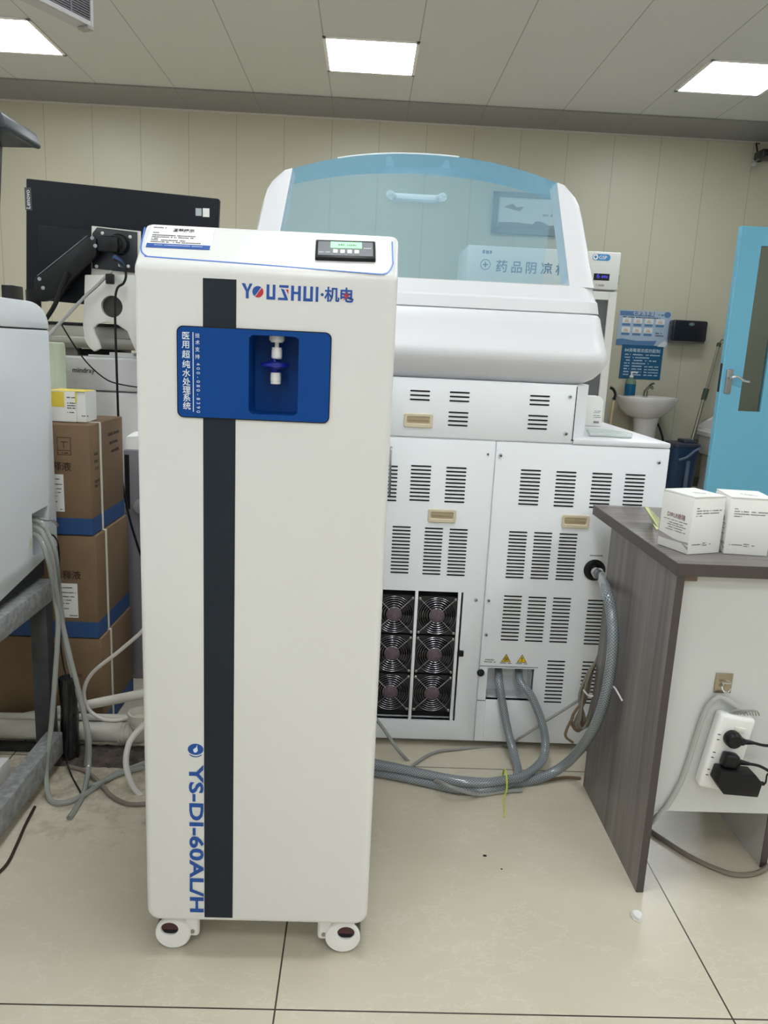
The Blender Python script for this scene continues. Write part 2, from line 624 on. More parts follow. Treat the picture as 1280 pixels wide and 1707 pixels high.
# ceiling lights: a grid of flat panels, 0.6 m
def ceiling_light(x, y, label):
    t = thing('ceiling_light', label, 'ceiling light', (x, y, ZC), 'flat square panel lights in the ceiling')
    f = MB()
    for a in range(4):
        M = Matrix.Translation((x, y, 0)) @ Matrix.Rotation(a * PI / 2, 4, 'Z')
        f.box(-0.305, 0.305, 0.283, 0.305, ZC - 0.008, ZC, 0.001, 1, M)
    f.build('frame', white_plastic, t)
    MB().box(x - 0.285, x + 0.285, y - 0.285, y + 0.285, ZC - 0.005, ZC - 0.001).build('diffuser', lamp_m, t, 0)
    return t
lx = (-2.46, -0.052, 2.40)
lab = ('square ceiling panel light cut off by the picture edge, beside the hanging grille',
       'square ceiling panel light above the clear blue analyzer hood',
       'square ceiling panel light above the blue door')
for k in range(3):
    ceiling_light(lx[k], 5.59, lab[k])
for yy, wd in ((3.3, 'one row nearer than the visible panel lights'), (1.17, 'two rows nearer than the visible panel lights'), (-0.95, 'in the row over the aisle'), (-2.7, 'in the row at the front wall')):  # unseen rows, added for illumination and placed clear of the hood reflection
    for k in range(3):
        ceiling_light(lx[k], yy, 'square ceiling panel light added out of view for illumination, ' + wd)

# ================================================================== water purifier
wx0, wx1, wy0, wz0 = -0.360, 0.043, 1.225, 0.078
wy1, wzf, wsl, wzt = 1.70, 1.229, 0.070, 1.297
wp = thing('water_purifier', 'tall white water purifier cabinet on casters with a dark stripe and blue dispenser panel', 'water purifier', ((wx0 + wx1) / 2, 1.46, 0))
bm = bmesh.new()
prof = [(wy0, wz0), (wy1, wz0), (wy1, wzt), (wy0 + wsl, wzt), (wy0, wzf)]
a = [bm.verts.new((wx0, y, z)) for y, z in prof]
c = [bm.verts.new((wx1, y, z)) for y, z in prof]
bm.faces.new(a); bm.faces.new(c[::-1])
for i in range(5):
    j = (i + 1) % 5
    bm.faces.new((a[j], a[i], c[i], c[j]))
bmesh.ops.recalc_face_normals(bm, faces=bm.faces)
bm.edges.ensure_lookup_table()
low = [e for e in bm.edges if all(abs(v.co.z - wz0) < 1e-6 for v in e.verts) and abs(e.verts[0].co.y - e.verts[1].co.y) > 0.1]
bmesh.ops.bevel(bm, geom=low, offset=0.024, segments=7, profile=0.5, affect='EDGES', clamp_overlap=True)
hard = [e for e in bm.edges if len(e.link_faces) == 2 and e.calc_face_angle() > math.radians(25)]
bmesh.ops.bevel(bm, geom=hard, offset=0.011, segments=5, profile=0.5, affect='EDGES', clamp_overlap=True)
cab = MB().bm(bm).build('cabinet', white_gloss, wp, 40)
# dispenser opening
nx0, nx1, nz0, nz1 = -0.1835, -0.1055, 1.009, 1.132
pts = rrect((nx1 - nx0) / 2, (nz1 - nz0) / 2, 0.008, 5, (nx0 + nx1) / 2, (nz0 + nz1) / 2)
cut(cab, MB().prism([(x, wy0 - 0.03, z) for x, z in pts], (0, 0.13, 0)))
# stripe
st = MB()
st.box(-0.2545, -0.2035, wy0 - 0.0008, wy0 + 0.002, 0.0895, 1.2125)
st.build('stripe', charcoal, wp, 0)
# blue panel with the hole, black rim
bx0, bx1, bz0, bz1 = -0.2945, -0.0555, 0.9995, 1.1405
rim = rrect((bx1 - bx0) / 2, (bz1 - bz0) / 2, 0.010, 6, (bx0 + bx1) / 2, (bz0 + bz1) / 2)
inn = rrect((bx1 - bx0) / 2 - 0.0016, (bz1 - bz0) / 2 - 0.0016, 0.009, 6, (bx0 + bx1) / 2, (bz0 + bz1) / 2)
gk = MB()
gk.loft([[(x, wy0 - 0.003, z) for x, z in rim], [(x, wy0 + 0.004, z) for x, z in rim], [(x, wy0 + 0.004, z) for x, z in inn], [(x, wy0 - 0.003, z) for x, z in inn], [(x, wy0 - 0.003, z) for x, z in rim]], cap=False)
gk.build('panel_gasket', black, wp)
hole = [(x, z) for x, z in rrect((nx1 - nx0) / 2 - 0.0005, (nz1 - nz0) / 2 - 0.0005, 0.008, 6, (nx0 + nx1) / 2, (nz0 + nz1) / 2)]
pl = MB()
pl.loft([[(x, wy0 + 0.003, z) for x, z in inn], [(x, wy0 - 0.0035, z) for x, z in inn], [(x, wy0 - 0.0035, z) for x, z in hole],
         [(x, wy0 + 0.060, z) for x, z in [(nx0 + (x - nx0) * 0.98 + 0.0008, z) for x, z in hole]]], cap=False)
pl.raw([(x, wy0 + 0.060, z) for x, z in hole], [tuple(range(len(hole)))])
dp = pl.build('dispenser_panel', blue_panel, wp)
tp = MB()
fy = wy0 - 0.0036
def front(px, py):
    return at(px, py, wy0)
FN = V((1, 0, 0))
for ch, py in zip('医用超纯水处理系统', (560.5, 575, 591.5, 608, 622.5, 637, 650.5, 663.5, 677)):
    p = front(310.6 + (py - 560) * 0.016, py)
    tp.text(ch, (p.x, fy, p.z), UX, UZ, 0.0128, 0.012, 'CENTER', 'CENTER')
for ch, py in zip('技术支持', (560, 571.5, 583, 595)):
    p = front(330, py)
    tp.text(ch, (p.x, fy, p.z), UX, UZ, 0.0074, 0.004, 'CENTER', 'CENTER')
p0, p1 = front(331, 607), front(332, 686)
n_ = '400-080-8390'
for i, ch in enumerate(n_):
    z = p0.z + (p1.z - p0.z) * i / (len(n_) - 1)
    tp.text(ch, (p0.x, fy, z), -UZ, UX, 0.0078, 0.0, 'CENTER', 'CENTER')
q0, q1 = front(322.5, 554), front(323.5, 686)
tp.rect((q0.x, fy, 0), UX, UZ, -0.0006, 0.0006, q1.z, q0.z, 0.0004)
tp.build('lettering', white_ink, dp, 0)
# nozzle
ncx = (nx0 + nx1) / 2 + 0.001
ncy = wy0 + 0.028
nz = MB()
nz.lathe([(0.012, 0.0), (0.0125, -0.006), (0.009, -0.010), (0.0, -0.010)], (ncx, ncy, nz1 - 0.0005))
nz.lathe([(0.0035, -0.010), (0.0035, -0.018), (0.0078, -0.018), (0.0085, -0.024), (0.0085, -0.034), (0.007, -0.036), (0, -0.036)], (ncx, ncy, nz1))
nz.build('nozzle', white_plastic, wp)
nz = MB()
nz.lathe([(0.0, -0.0575), (0.008, -0.0575), (0.0086, -0.060), (0.0086, -0.071), (0.0078, -0.072), (0.0085, -0.0735), (0.008, -0.0755), (0, -0.0755)], (ncx - 0.001, ncy, nz1))
nz.build('nozzle_outlet', white_plastic, wp)
df = MB()
df.lathe([(0.0, -0.036), (0.003, -0.036), (0.004, -0.040), (0.020, -0.0425), (0.0225, -0.0435), (0.0225, -0.0475), (0.020, -0.0485), (0.008, -0.0525), (0.0045, -0.0575), (0, -0.0575)], (ncx - 0.003, ncy, nz1))
df.build('filter_disc', blue_deep, wp)
# logo
lg = MB()
l0, l1 = front(402.5, 497), front(530.2, 503)
lz0 = l0.z
H = 0.0222
u = (l1.x - l0.x)
gy = wy0
def S(x0, x1, z0, z1, m=0):
    lg.m = m
    lg.rect((l0.x, gy, lz0), UX, UZ, x0 * u, x1 * u, z0 * H, z1 * H)
def Pg(pts, m=0):
    lg.m = m
    lg.plate((l0.x, gy, lz0), UX, UZ, [(x * u, z * H) for x, z in pts])
Pg([(0, 1), (0.045, 1), (0.075, 0.62), (0.105, 1), (0.142, 1), (0.094, 0.46), (0.094, 0), (0.056, 0), (0.056, 0.46)])
oc, orr = 0.213, 0.072
def arc(a0, a1, n=14):
    return [(oc + orr * math.cos(math.radians(a0 + (a1 - a0) * i / n)), 0.48 + orr * u / H * math.sin(math.radians(a0 + (a1 - a0) * i / n))) for i in range(n + 1)]
Pg(arc(54, 234))
Pg([(x + 0.0, z) for x, z in arc(-118, 46)], 1)
Pg([(0.325, 1), (0.362, 1), (0.362, 0.2), (0.405, 0.2), (0.405, 1), (0.44, 1), (0.44, 0), (0.325, 0)])
Pg([(0.49, 1), (0.61, 1), (0.61, 0.83), (0.49, 0.83)])
Pg([(0.51, 0.78), (0.555, 0.70), (0.605, 0.08), (0.605, 0), (0.475, 0), (0.475, 0.16), (0.56, 0.16)])
Pg([(0.575, 0.72), (0.61, 0.72), (0.61, 0.40)], 1)
S(0.645, 0.682, 0, 1); S(0.735, 0.772, 0, 1); Pg([(0.682, 0.60), (0.735, 0.60), (0.735, 0.44), (0.682, 0.44)])
Pg([(0.805, 1), (0.842, 1), (0.842, 0.2), (0.893, 0.2), (0.893, 1), (0.93, 1), (0.93, 0), (0.805, 0)])
S(0.965, 1.0, 0, 1)
lg.m = 0
dpt = front(537, 492.5)
lg.plate((dpt.x, gy, lz0 + 0.5 * H), UX, UZ, [(0.0024 * math.cos(i * PI / 8), 0.0024 * math.sin(i * PI / 8)) for i in range(16)])
c1 = front(553, 500)
lg.text('机', (c1.x, gy, lz0 + H * 0.46), UX, UZ, 0.0232, 0.022, 'CENTER', 'CENTER')
c2 = front(577, 500)
lg.text('电', (c2.x, gy, lz0 + H * 0.46), UX, UZ, 0.0232, 0.022, 'CENTER', 'CENTER')
lg.m = 1
lg.plate((c2.x, gy - 0.0005, lz0 + H * 0.5), UX, UZ, [(0.003, 0.0065), (-0.005, -0.0005), (-0.0012, -0.0005), (-0.0045, -0.0075), (0.0055, 0.0012), (0.001, 0.0012)])
lg.build('logo', [blue_ink, red_ink], wp, 0)
# model lettering, turned on its side
ml = MB()
t0, t1 = front(316, 1274), front(316, 1520)
ml.text('YS-DI-60AL/H', (t0.x, wy0, t0.z), -UZ, UX, 0.0335, 0.030, 'LEFT', 'BOTTOM_BASELINE', space=1.02)
xs = [v[2] for v in ml.v]
k = (t0.z - t1.z) / (max(xs) - min(xs))
ml.v = [(x, y, t0.z + (z - max(xs)) * k) for x, y, z in ml.v]
ml.build('model_lettering', blue_ink, wp, 0)
em = MB()
ec = front(326, 1249)
def epoly(r, a0, a1, r2=None, n=14):
    out = [(r * math.cos(math.radians(a0 + (a1 - a0) * i / n)), r * math.sin(math.radians(a0 + (a1 - a0) * i / n))) for i in range(n + 1)]
    if r2:
        out += [(r2[0] * math.cos(math.radians(a1 + (a0 - a1) * i / n)) + r2[1], r2[0] * math.sin(math.radians(a1 + (a0 - a1) * i / n)) + r2[2]) for i in range(n + 1)]
    return out
em.plate((ec.x, wy0, ec.z), UX, UZ, [(0.0135 * math.cos(2 * PI * i / 24), 0.0105 * math.sin(2 * PI * i / 24)) for i in range(24)])
em.m = 1
em.plate((ec.x, wy0 - 0.0006, ec.z), UX, UZ, [(0.003, 0.009), (0.001, 0.004), (-0.004, 0.000), (-0.003, -0.005), (0.001, -0.006), (0.004, -0.002), (0.003, 0.003)])
em.m = 0
em.plate((ec.x, wy0, ec.z), UX, UZ, epoly(0.0152, 225, 315, (0.0142, 0, 0.0008)))
em.build('emblem', [blue_ink, white_ink], wp, 0)
# console: sloped top
cn = V((0, -(wzt - wzf), wsl)).normalized()
cp = V((0, wy0, wzf)) + cn * 0.0002
cu_ = V((0, wsl, wzt - wzf)).normalized()
def con(px, py):
    return atp(px, py, cp, cn)
tr = MB()
path = [con(241.5, 379), con(236.5, 404), con(235, 414), con(237, 421), con(244, 426.5), con(258, 428.5), con(430, 441), con(620, 456), con(640, 456.5), con(649, 452), con(654.5, 441), con(654.5, 432), con(653.5, 403)]
tr.ribbon(catmull(path, 5), 0.0022, cn, 0.0005)
tr.build('trim_line', blue_line, wp, 0)
nb = MB()
o = con(243, 412)
ux = (con(351, 417) - o).normalized()
uy = cn.cross(ux)
W_ = (con(351, 417) - o).length
Hh = (con(250, 375) - o).dot(uy)
nb.rect(o, ux, uy, 0, W_, 0, Hh, 0.0004)
nb.m = 1
nb.rect(o, ux, uy, 0, W_ * 0.985, 0, Hh * 0.18, 0.0007)
nb.m = 2
nb.text('温馨提示', o + ux * (W_ * 0.52) + uy * (Hh * 0.74), ux, uy, 0.0085, 0.02, 'CENTER', 'BOTTOM_BASELINE')
nb.bars(o, ux, uy, [(0.004, 0.024, Hh * 0.87), (0.005, 0.014, Hh * 0.64), (0.005, 0.072, Hh * 0.53), (0.005, 0.072, Hh * 0.45), (0.005, 0.016, Hh * 0.38), (0.005, 0.06, Hh * 0.31), (0.005, 0.082, Hh * 0.23)], 0.0024)
nb.m = 3
nb.bars(o, ux, uy, [(0.012, 0.086, Hh * 0.09)], 0.002, 0.0011)
nb.build('notice_label', [paper, blue_ink, black_ink, poster_blue], wp, 0)
# controller
o = con(525, 434)
ux = (con(626, 437) - o).normalized()
uy = cn.cross(ux)
Wc = (con(626, 437) - o).length
Hc = (con(527, 404) - o).dot(uy)
ct = MB()
Mx = Matrix(((ux.x, uy.x, cn.x, o.x), (ux.y, uy.y, cn.y, o.y), (ux.z, uy.z, cn.z, o.z), (0, 0, 0, 1)))
ct.box(0, Wc, 0, Hc, -0.01, 0.006, 0.002, 2, Mx)
ctl = ct.build('controller', black, wp)
f2 = MB()
f2.box(0.004, Wc - 0.004, 0.005, Hc - 0.005, 0.0055, 0.0066, 0.0003, 1, Mx)
f2.build('faceplate', mat('faceplate_grey', (74, 78, 84), 0.4), ctl)
f3 = MB()
f3.box(Wc * 0.25, Wc * 0.77, Hc * 0.52, Hc * 0.86, 0.006, 0.0072, 0.0002, 1, Mx)
f3.m = 1
f3.bars(o + cn * 0.0066, ux, uy, [(Wc * 0.38, Wc * 0.68, Hc * 0.64)], 0.0035, 0.0009, 5)
f3.build('display', [lcd_green, mat('lcd_ink', (60, 130, 80), 0.5)], ctl, 0)
for i in range(4):
    bx = Wc * (0.295 + 0.118 * i)
    MB().box(bx, bx + Wc * 0.075, Hc * 0.22, Hc * 0.42, 0.006, 0.0078, 0.0004, 1, Mx).build('button', white_plastic, ctl)
fl = MB()
fl.bars(o + cn * 0.0064, ux, uy, [(Wc * 0.06, Wc * 0.24, Hc * 0.24), (Wc * 0.80, Wc * 0.93, Hc * 0.50)], 0.003, 0.0006, 3)
fl.build('lettering', mat('pale_print', (180, 184, 188), 0.5), ctl, 0)
# casters
def caster(cx, cy, s):
    c = MB()
    r0 = 0.0312
    zc = 0.0335
    c.cyl((cx, cy - 0.010, zc), (cx, cy + 0.03, zc), zc, n=30)
    w = c.build('caster', mat('caster_tyre', (52, 44, 44), 0.5), wp)
    h = MB()
    # hood: thick crescent in front of the wheel
    out = [(cx + s * r0 * 1.06 * math.cos(t), zc + r0 * 1.08 * math.sin(t) * (0.93 if math.sin(t) < 0 else 1.0)) for t in [PI * 2 * i / 36 for i in range(36)]]
    eye = [(cx - s * 0.006 + s * 0.0165 * math.cos(t), zc + 0.0105 + 0.0135 * math.sin(t)) for t in [PI * 2 * i / 36 for i in range(36)]]
    ya, yb = cy - 0.017, cy - 0.003
    h.loft([[(x, yb, z) for x, z in out], [(x, ya + 0.003, z) for x, z in out], [(cx + (x - cx) * 0.93, ya, zc + (z - zc) * 0.93) for x, z in out], [(x, ya + 0.001, z) for x, z in eye], [(x, yb, z) for x, z in eye]], cap=False)
    h.box(cx - 0.02, cx + 0.02, cy - 0.01, cy + 0.028, 0.058, 0.079, 0.004)
    h.box(min(cx + s * 0.02, cx + s * 0.048), max(cx + s * 0.02, cx + s * 0.048), cy - 0.012, cy + 0.004, 0.024, 0.078, 0.007, 3)
    h.build('wheel_hood', white_plastic, w)
    b_ = MB()
    b_.cyl((cx - s * 0.005, cy - 0.0115, zc + 0.0105), (cx - s * 0.005, cy - 0.004, zc + 0.0105), 0.0168, n=28)
    b_.m = 1
    b_.box(cx - s * 0.005 - 0.014, cx - s * 0.005 + 0.014, cy - 0.0125, cy - 0.006, zc - 0.003, zc + 0.006, 0.002)
    b_.build('hub_cap', [mat('caster_maroon', (70, 26, 34), 0.3), black], w)
    MB().cyl((cx + s * 0.036, cy - 0.0135, 0.037), (cx + s * 0.036, cy - 0.01, 0.037), 0.0042, n=14).build('screw', steel, w)
caster(-0.318, 1.262, 1)
caster(-0.001, 1.262, -1)
caster(-0.318, 1.64, 1)
caster(-0.001, 1.64, -1)

# ================================================================== biochemistry analyzer (seen from behind)
ay = 2.03
ax0, ax1 = -0.42, 0.822
axs = 0.3535
an = thing('biochemistry_analyzer', 'large white laboratory analyzer with clear blue hood, its vented back with fans showing', 'laboratory analyzer', (0.2, 2.4, 0))
bd = MB()
bd.box(ax0 + 0.004, ax1 - 0.004, ay + 0.008, 2.78, 0.016, 0.905, 0.006)
body = bd.build('cabinet', white_body, an)
for x in (ax0 + 0.08, 0.3, ax1 - 0.08):
    for y in (2.12, 2.68):
        MB().cyl((x, y, 0), (x, y, 0.02), 0.025).build('foot', black, an)
pb = 0.022
bp = MB().box(ax0, axs - 0.0015, ay, ay + 0.02, pb, 0.892, 0.002)
rear1 = bp.build('rear_panel', white_body, an)
bp = MB().box(axs + 0.0015, ax1, ay, ay + 0.02, pb, 0.892, 0.002)
rear2 = bp.build('rear_panel', white_body, an)
MB().box(0.5575, ax1, ay - 0.002, 2.785, 0.893, 0.908, 0.004).build('worktop', white_hood, an)
# upper housing with a slanted corner
uh = MB()
plan = [(ax0 + 0.1, ay), (0.556, ay), (0.612, ay + 0.09), (0.612, 2.76), (ax0 + 0.1, 2.76)]
uh.prism([(x, y, 0.8955) for x, y in plan], (0, 0, 0.154), 0.003)
upper = uh.build('upper_housing', white_body, an)
sl = MB()
sl.box(0.5545, 0.5565, ay - 0.0008, ay + 0.004, 0.905, 1.046)
sl.box(0.552, 0.59, ay - 0.001, ay + 0.012, 0.903, 0.9055)
sl.build('seam', black_slot, an, 0)

def vent(px, py, n, w, pitch, parent, th=0.0042):
    c = at(px, py, ay)
    m = MB()
    for i in range(n):
        z = c.z + (i - (n - 1) / 2) * pitch
        ps = rrect(w / 2, th / 2, th * 0.48, 3, c.x, z)
        m.prism([(x, ay - 0.0007, zz) for x, zz in ps], (0, 0.003, 0))
    return m.build('vent', black_slot, parent, 0)
for a in ((700, 659, 3), (766, 661.5, 3), (763.5, 698.5, 4), (899.5, 667.5, 3), (896, 704, 4)):
    vent(*a, 0.0525, 0.0112, upper)
for a in ((645, 805.5, 10), (700.5, 805.5, 10), (759, 808.5, 10)):
    vent(*a, 0.0545, 0.0103, rear1)
for a in ((667.5, 916.5, 14), (721, 919, 14), (762, 921, 14)):
    vent(*a, 0.0500, 0.0099, rear1, 0.004)
for a in ((882.5, 812.5, 10), (941.5, 815.5, 10), (1001, 818, 10), (1056, 820, 10)):
    vent(*a, 0.0545, 0.0103, rear2)
for a in ((860.5, 925, 14), (902, 926.5, 14), (944, 928.5, 14)):
    vent(*a, 0.0500, 0.0099, rear2, 0.004)
for a in ((852, 1030.5, 13), (892.5, 1032.5, 13), (933.5, 1034, 13), (991, 1037.5, 13)):
    vent(*a, 0.0505, 0.0107, rear2, 0.004)
for a in ((924, 1136.5, 12), (982, 1138, 12)):
    vent(*a, 0.0505, 0.0113, rear2, 0.004)

def handle(px, py, parent):
    c = at(px, py, ay)
    o1 = rrect(0.0385, 0.0190, 0.006, 4, c.x, c.z)
    o2 = rrect(0.0365, 0.0170, 0.005, 4, c.x, c.z)
    i1 = rrect(0.0310, 0.0105, 0.003, 4, c.x, c.z + 0.001)
    i2 = rrect(0.0290, 0.0085, 0.003, 4, c.x, c.z + 0.001)
    m = MB()
    m.loft([[(x, ay + 0.004, z) for x, z in o1], [(x, ay - 0.002, z) for x, z in o1], [(x, ay - 0.004, z) for x, z in o2], [(x, ay - 0.004, z) for x, z in i1], [(x, ay - 0.0008, z) for x, z in i2]], cap=False)
    h = m.build('handle', ivory, parent)
    m = MB()
    m.raw([(x, ay - 0.0007, z) for x, z in i2], [tuple(range(len(i2)))])
    m.box(c.x - 0.029, c.x + 0.029, ay - 0.0025, ay - 0.0006, c.z + 0.001, c.z + 0.0105)
    m.build('grip_recess', ivory_deep, h, 0)
handle(697, 701, upper)
handle(736.5, 860, rear1)
handle(959, 869.5, rear2)
def screw(px, py, parent, r=0.0062):
    c = at(px, py, ay)
    m = MB()
    m.lathe([(r, 0), (r, 0.0015), (r * 0.75, 0.0035), (r * 0.3, 0.0042), (0, 0.0042)], (c.x, ay - 0.0002, c.z), (0, -1, 0), 14)
    m.m = 1
    m.box(c.x - r * 0.6, c.x + r * 0.6, ay - 0.0047, ay - 0.0042, c.z - 0.0008, c.z + 0.0008)
    m.box(c.x - 0.0008, c.x + 0.0008, ay - 0.0047, ay - 0.0042, c.z - r * 0.6, c.z + r * 0.6)
    m.build('screw', [chrome, black], parent)
for p, q in (((950, 661), upper), ((943, 723), upper), ((813, 757), rear1), ((834, 759), rear2), ((793, 1000), rear1), ((814, 1001), rear2), ((810, 1058), rear2), ((1098, 771), rear2)):
    screw(p[0], p[1], q, 0.0055 if p[0] != 813 else 0.0035)

# fan bay
fx0, fx1 = at(640, 1095, ay).x - 0.16, at(773, 1000, ay).x - 0.002
fz1, fz0 = at(778, 988, ay).z, at(762, 1203, ay).z
cut(rear1, MB().box(fx0, fx1, ay - 0.02, ay + 0.05, fz0, fz1))
cut(body, MB().box(fx0, fx1, ay - 0.02, ay + 0.05, fz0, fz1))
bay = MB()
bay.box(fx0 - 0.001, fx1 + 0.001, ay + 0.03, ay + 0.032, fz0, fz1)
bay.build('fan_bay', black_slot, an, 0)
c2x = at(724, 1092, ay).x
pitch = 0.1195
for x in (c2x - 0.0595, c2x + 0.0600):
    MB().box(x - 0.0042, x + 0.0042, ay - 0.001, ay + 0.012, fz0, fz1, 0.001).build('fan_bay_rail', white_body, an)
lt = at(769, 1089, ay)
MB().box(lt.x - 0.012, lt.x + 0.006, ay - 0.006, ay + 0.006, lt.z - 0.009, lt.z + 0.009, 0.003).build('bay_latch', black, an)
def fan(cx, cz):
    s = 0.0555
    y = ay + 0.004
    fr = MB()
    sq = rrect(s, s, 0.006, 3, cx, cz)
    ci = [(cx + s * 0.965 * math.cos(2 * PI * i / 16 + PI / 16), cz + s * 0.965 * math.sin(2 * PI * i / 16 + PI / 16)) for i in range(16)]
    fr.loft([[(x, y + 0.008, z) for x, z in sq], [(x, y, z) for x, z in sq], [(x, y, z) for x, z in ci], [(x, y + 0.008, z) for x, z in ci]], cap=False)
    f = fr.build('fan', mat('fan_frame', (26, 26, 29), 0.45), an)
    ro = MB()
    for k in range(7):
        a = 2 * PI * k / 7
        pts = []
        for rr_, da, dy in ((0.019, 0.0, 0.0035), (0.050, 0.32, 0.0015), (0.051, 0.72, 0.0065), (0.019, 0.62, 0.0065)):
            pts.append((cx + rr_ * math.cos(a + da), y + 0.001 + dy, cz + rr_ * math.sin(a + da)))
        ro.prism(pts, (0, 0.0008, 0))
    ro.build('rotor', mat('fan_blade', (30, 28, 31), 0.45, spec=0.3), f)
    hb = MB()
    hb.lathe([(0.0205, -0.005), (0.0205, 0.002), (0.019, 0.003), (0, 0.003)], (cx, y + 0.001, cz), (0, -1, 0), 24)
    hb.build('hub', fan_hub, f)
    g = MB()
    for rr_ in (0.0215, 0.028, 0.0345, 0.041, 0.0475, 0.053):
        ring = [(cx + rr_ * math.cos(2 * PI * i / 32), y - 0.005, cz + rr_ * math.sin(2 * PI * i / 32)) for i in range(33)]
        g.tube(ring, 0.00065, 5, smooth=False)
    for a in (PI / 4, 3 * PI / 4):
        dx, dz = 0.070 * math.cos(a), 0.070 * math.sin(a)
        for k in (-1, 1):
            g.tube([(cx + k * dx * 0.27, y - 0.006, cz + k * dz * 0.27), (cx + k * dx, y - 0.006, cz + k * dz)], 0.0012, 5, smooth=False)
    g.build('finger_guard', mat('guard_wire', (176, 176, 182), 0.22, metal=1.0), f)
    for sx in (-1, 1):
        for sz in (-1, 1):
            MB().lathe([(0.0042, 0), (0.0042, 0.002), (0.002, 0.0035), (0, 0.0035)], (cx + sx * 0.0495, y - 0.005, cz + sz * 0.0495), (0, -1, 0), 10).build('screw', steel, f)
fzc = at(724, 1092, ay).z
for i in range(2):
    for k in (1, 0, -1):
        fan(c2x - i * pitch, fzc + k * 0.1165)
# lower service flap, tube recess and port
rx0, rz1 = at(813, 1114, ay).x, at(813, 1113, ay).z
rx1, rz0 = at(886, 1166, ay).x, at(800, 1167, ay).z
cut(rear2, MB().box(rx0, rx1, ay - 0.02, ay + 0.05, rz0, rz1))
cut(body, MB().box(rx0, rx1, ay - 0.02, ay + 0.075, rz0, rz1))
seam2 = MB()
seam2.box(axs + 0.0015, rx0, ay - 0.0006, ay + 0.002, rz0 - 0.002, rz0 + 0.0005)
seam2.box(axs + 0.002, rx1 + 0.01, ay - 0.0006, ay + 0.002, rz1 + 0.004, rz1 + 0.006)
seam2.build('seam', mat('seam_grey', (120, 122, 126), 0.6), rear2, 0)
MB().box(rx0 + 0.001, rx1 + 0.02, ay - 0.004, ay - 0.0003, pb + 0.004, rz0 + 0.004, 0.0015).build('service_flap', white_body, rear2)
kb = at(801, 1121, ay)
MB().lathe([(0.0105, 0), (0.0105, 0.004), (0.007, 0.006), (0.006, 0.014), (0.0, 0.015)], (kb.x, ay, kb.z), (0, -1, 0), 20).build('knob', black, rear2)
# warning stickers
def sticker(px, py, kind):
    c = at(px, py, ay)
    m = MB()
    h = 0.0125
    m.plate((c.x, ay, c.z), UX, UZ, [(-h * 1.12, -h * 0.95), (h * 1.12, -h * 0.95), (0, h)], 0.0004)
    m.m = 1
    k = 0.84
    m.plate((c.x, ay, c.z - 0.0006), UX, UZ, [(-h * 1.12 * k, -h * 0.95 * k), (h * 1.12 * k, -h * 0.95 * k), (0, h * k)], 0.0006)
    m.m = 0
    if kind == 'bio':
        for a in range(3):
            t = PI / 2 + a * 2 * PI / 3
            cx_, cz_ = 0.0034 * math.cos(t), -0.0026 + 0.0034 * math.sin(t)
            ring = [(cx_ + 0.0030 * math.cos(2 * PI * i / 14), cz_ + 0.0030 * math.sin(2 * PI * i / 14)) for i in range(15)]
            m.ribbon([(c.x + x, ay - 0.0007, c.z + z) for x, z in ring], 0.0015, (0, -1, 0), 0.0003)
        m.plate((c.x, ay, c.z - 0.0026), UX, UZ, [(0.0016 * math.cos(2 * PI * i / 10), 0.0016 * math.sin(2 * PI * i / 10)) for i in range(10)], 0.0010)
    else:
        m.rect((c.x, ay, c.z), UX, UZ, -0.0011, 0.0011, -0.0045, 0.004, 0.001)
        m.rect((c.x, ay, c.z), UX, UZ, -0.0011, 0.0011, -0.0082, -0.006, 0.001)
    m.m = 2
    m.bars((c.x, ay, c.z), UX, UZ, [(-0.0165, 0.0165, -0.0165)], 0.0032, 0.0004, 9)
    m.build('warning_label', [black_ink, sign_yellow, grey_ink], rear2, 0)
sticker(843.5, 1097, 'bio')
sticker(870, 1098, 'warn')
m = MB()
c = at(818, 1101, ay)
m.bars((c.x, ay, c.z), UX, UZ, [(-0.016, 0.012, 0.0005), (-0.018, 0.014, -0.006)], 0.0036, 0.0004, 12)
c = at(994, 926, ay)
m.bars((c.x, ay, c.z), UX, UZ, [(-0.018, 0.018, -0.002)], 0.0036, 0.0004, 13)
m.build('small_print', grey_ink, rear2, 0)
# drain and supply port
pc = at(990.5, 950, ay)
m = MB()
m.lathe([(0.030, 0.0), (0.030, 0.004), (0.027, 0.006), (0.019, 0.007), (0.019, 0.016), (0, 0.016)], (pc.x, ay, pc.z), (0, -1, 0), 30)
port = m.build('supply_port', black, rear2)
m = MB()
m.lathe([(0.016, 0.0), (0.0165, 0.012), (0.013, 0.013), (0.013, 0.03), (0, 0.03)], (pc.x, ay - 0.014, pc.z - 0.001), (0.25, -1, -0.15), 24)
m.build('coupling', chrome, port)
# side prong on the far edge of the rear panel
pr = at(651, 785, ay)
MB().tube([at(652, 745, ay - 0.006), at(651, 760, ay - 0.014), at(650, 800, ay - 0.014), at(649, 826, ay - 0.005)], 0.0035, 8).build('grab_bar', chrome, rear1)

# hood base: a rounded bulging housing
hcx = 0.134
hb = MB()
rings = []
for z, hw, y0, r in ((1.0465, 0.43, 2.085, 0.05), (1.052, 0.452, 2.062, 0.05), (1.066, 0.475, 2.038, 0.05), (1.085, 0.490, 2.020, 0.05), (1.105, 0.4975, 2.008, 0.05), (1.122, 0.4985, 2.004, 0.05), (1.135, 0.4965, 2.007, 0.048), (1.150, 0.4925, 2.017, 0.046), (1.20, 0.4815, 2.033, 0.044), (1.222, 0.4775, 2.040, 0.044), (1.230, 0.4725, 2.046, 0.044), (1.232, 0.464, 2.054, 0.044)):
    y1 = 2.80 if z > 1.06 else 2.76
    rings.append([(x, y, z) for x, y in rrect(hw, (y1 - y0) / 2, r, 6, hcx, (y0 + y1) / 2)])
hb.loft(rings)
hbase = hb.build('hood_base', white_hood, an, 28)
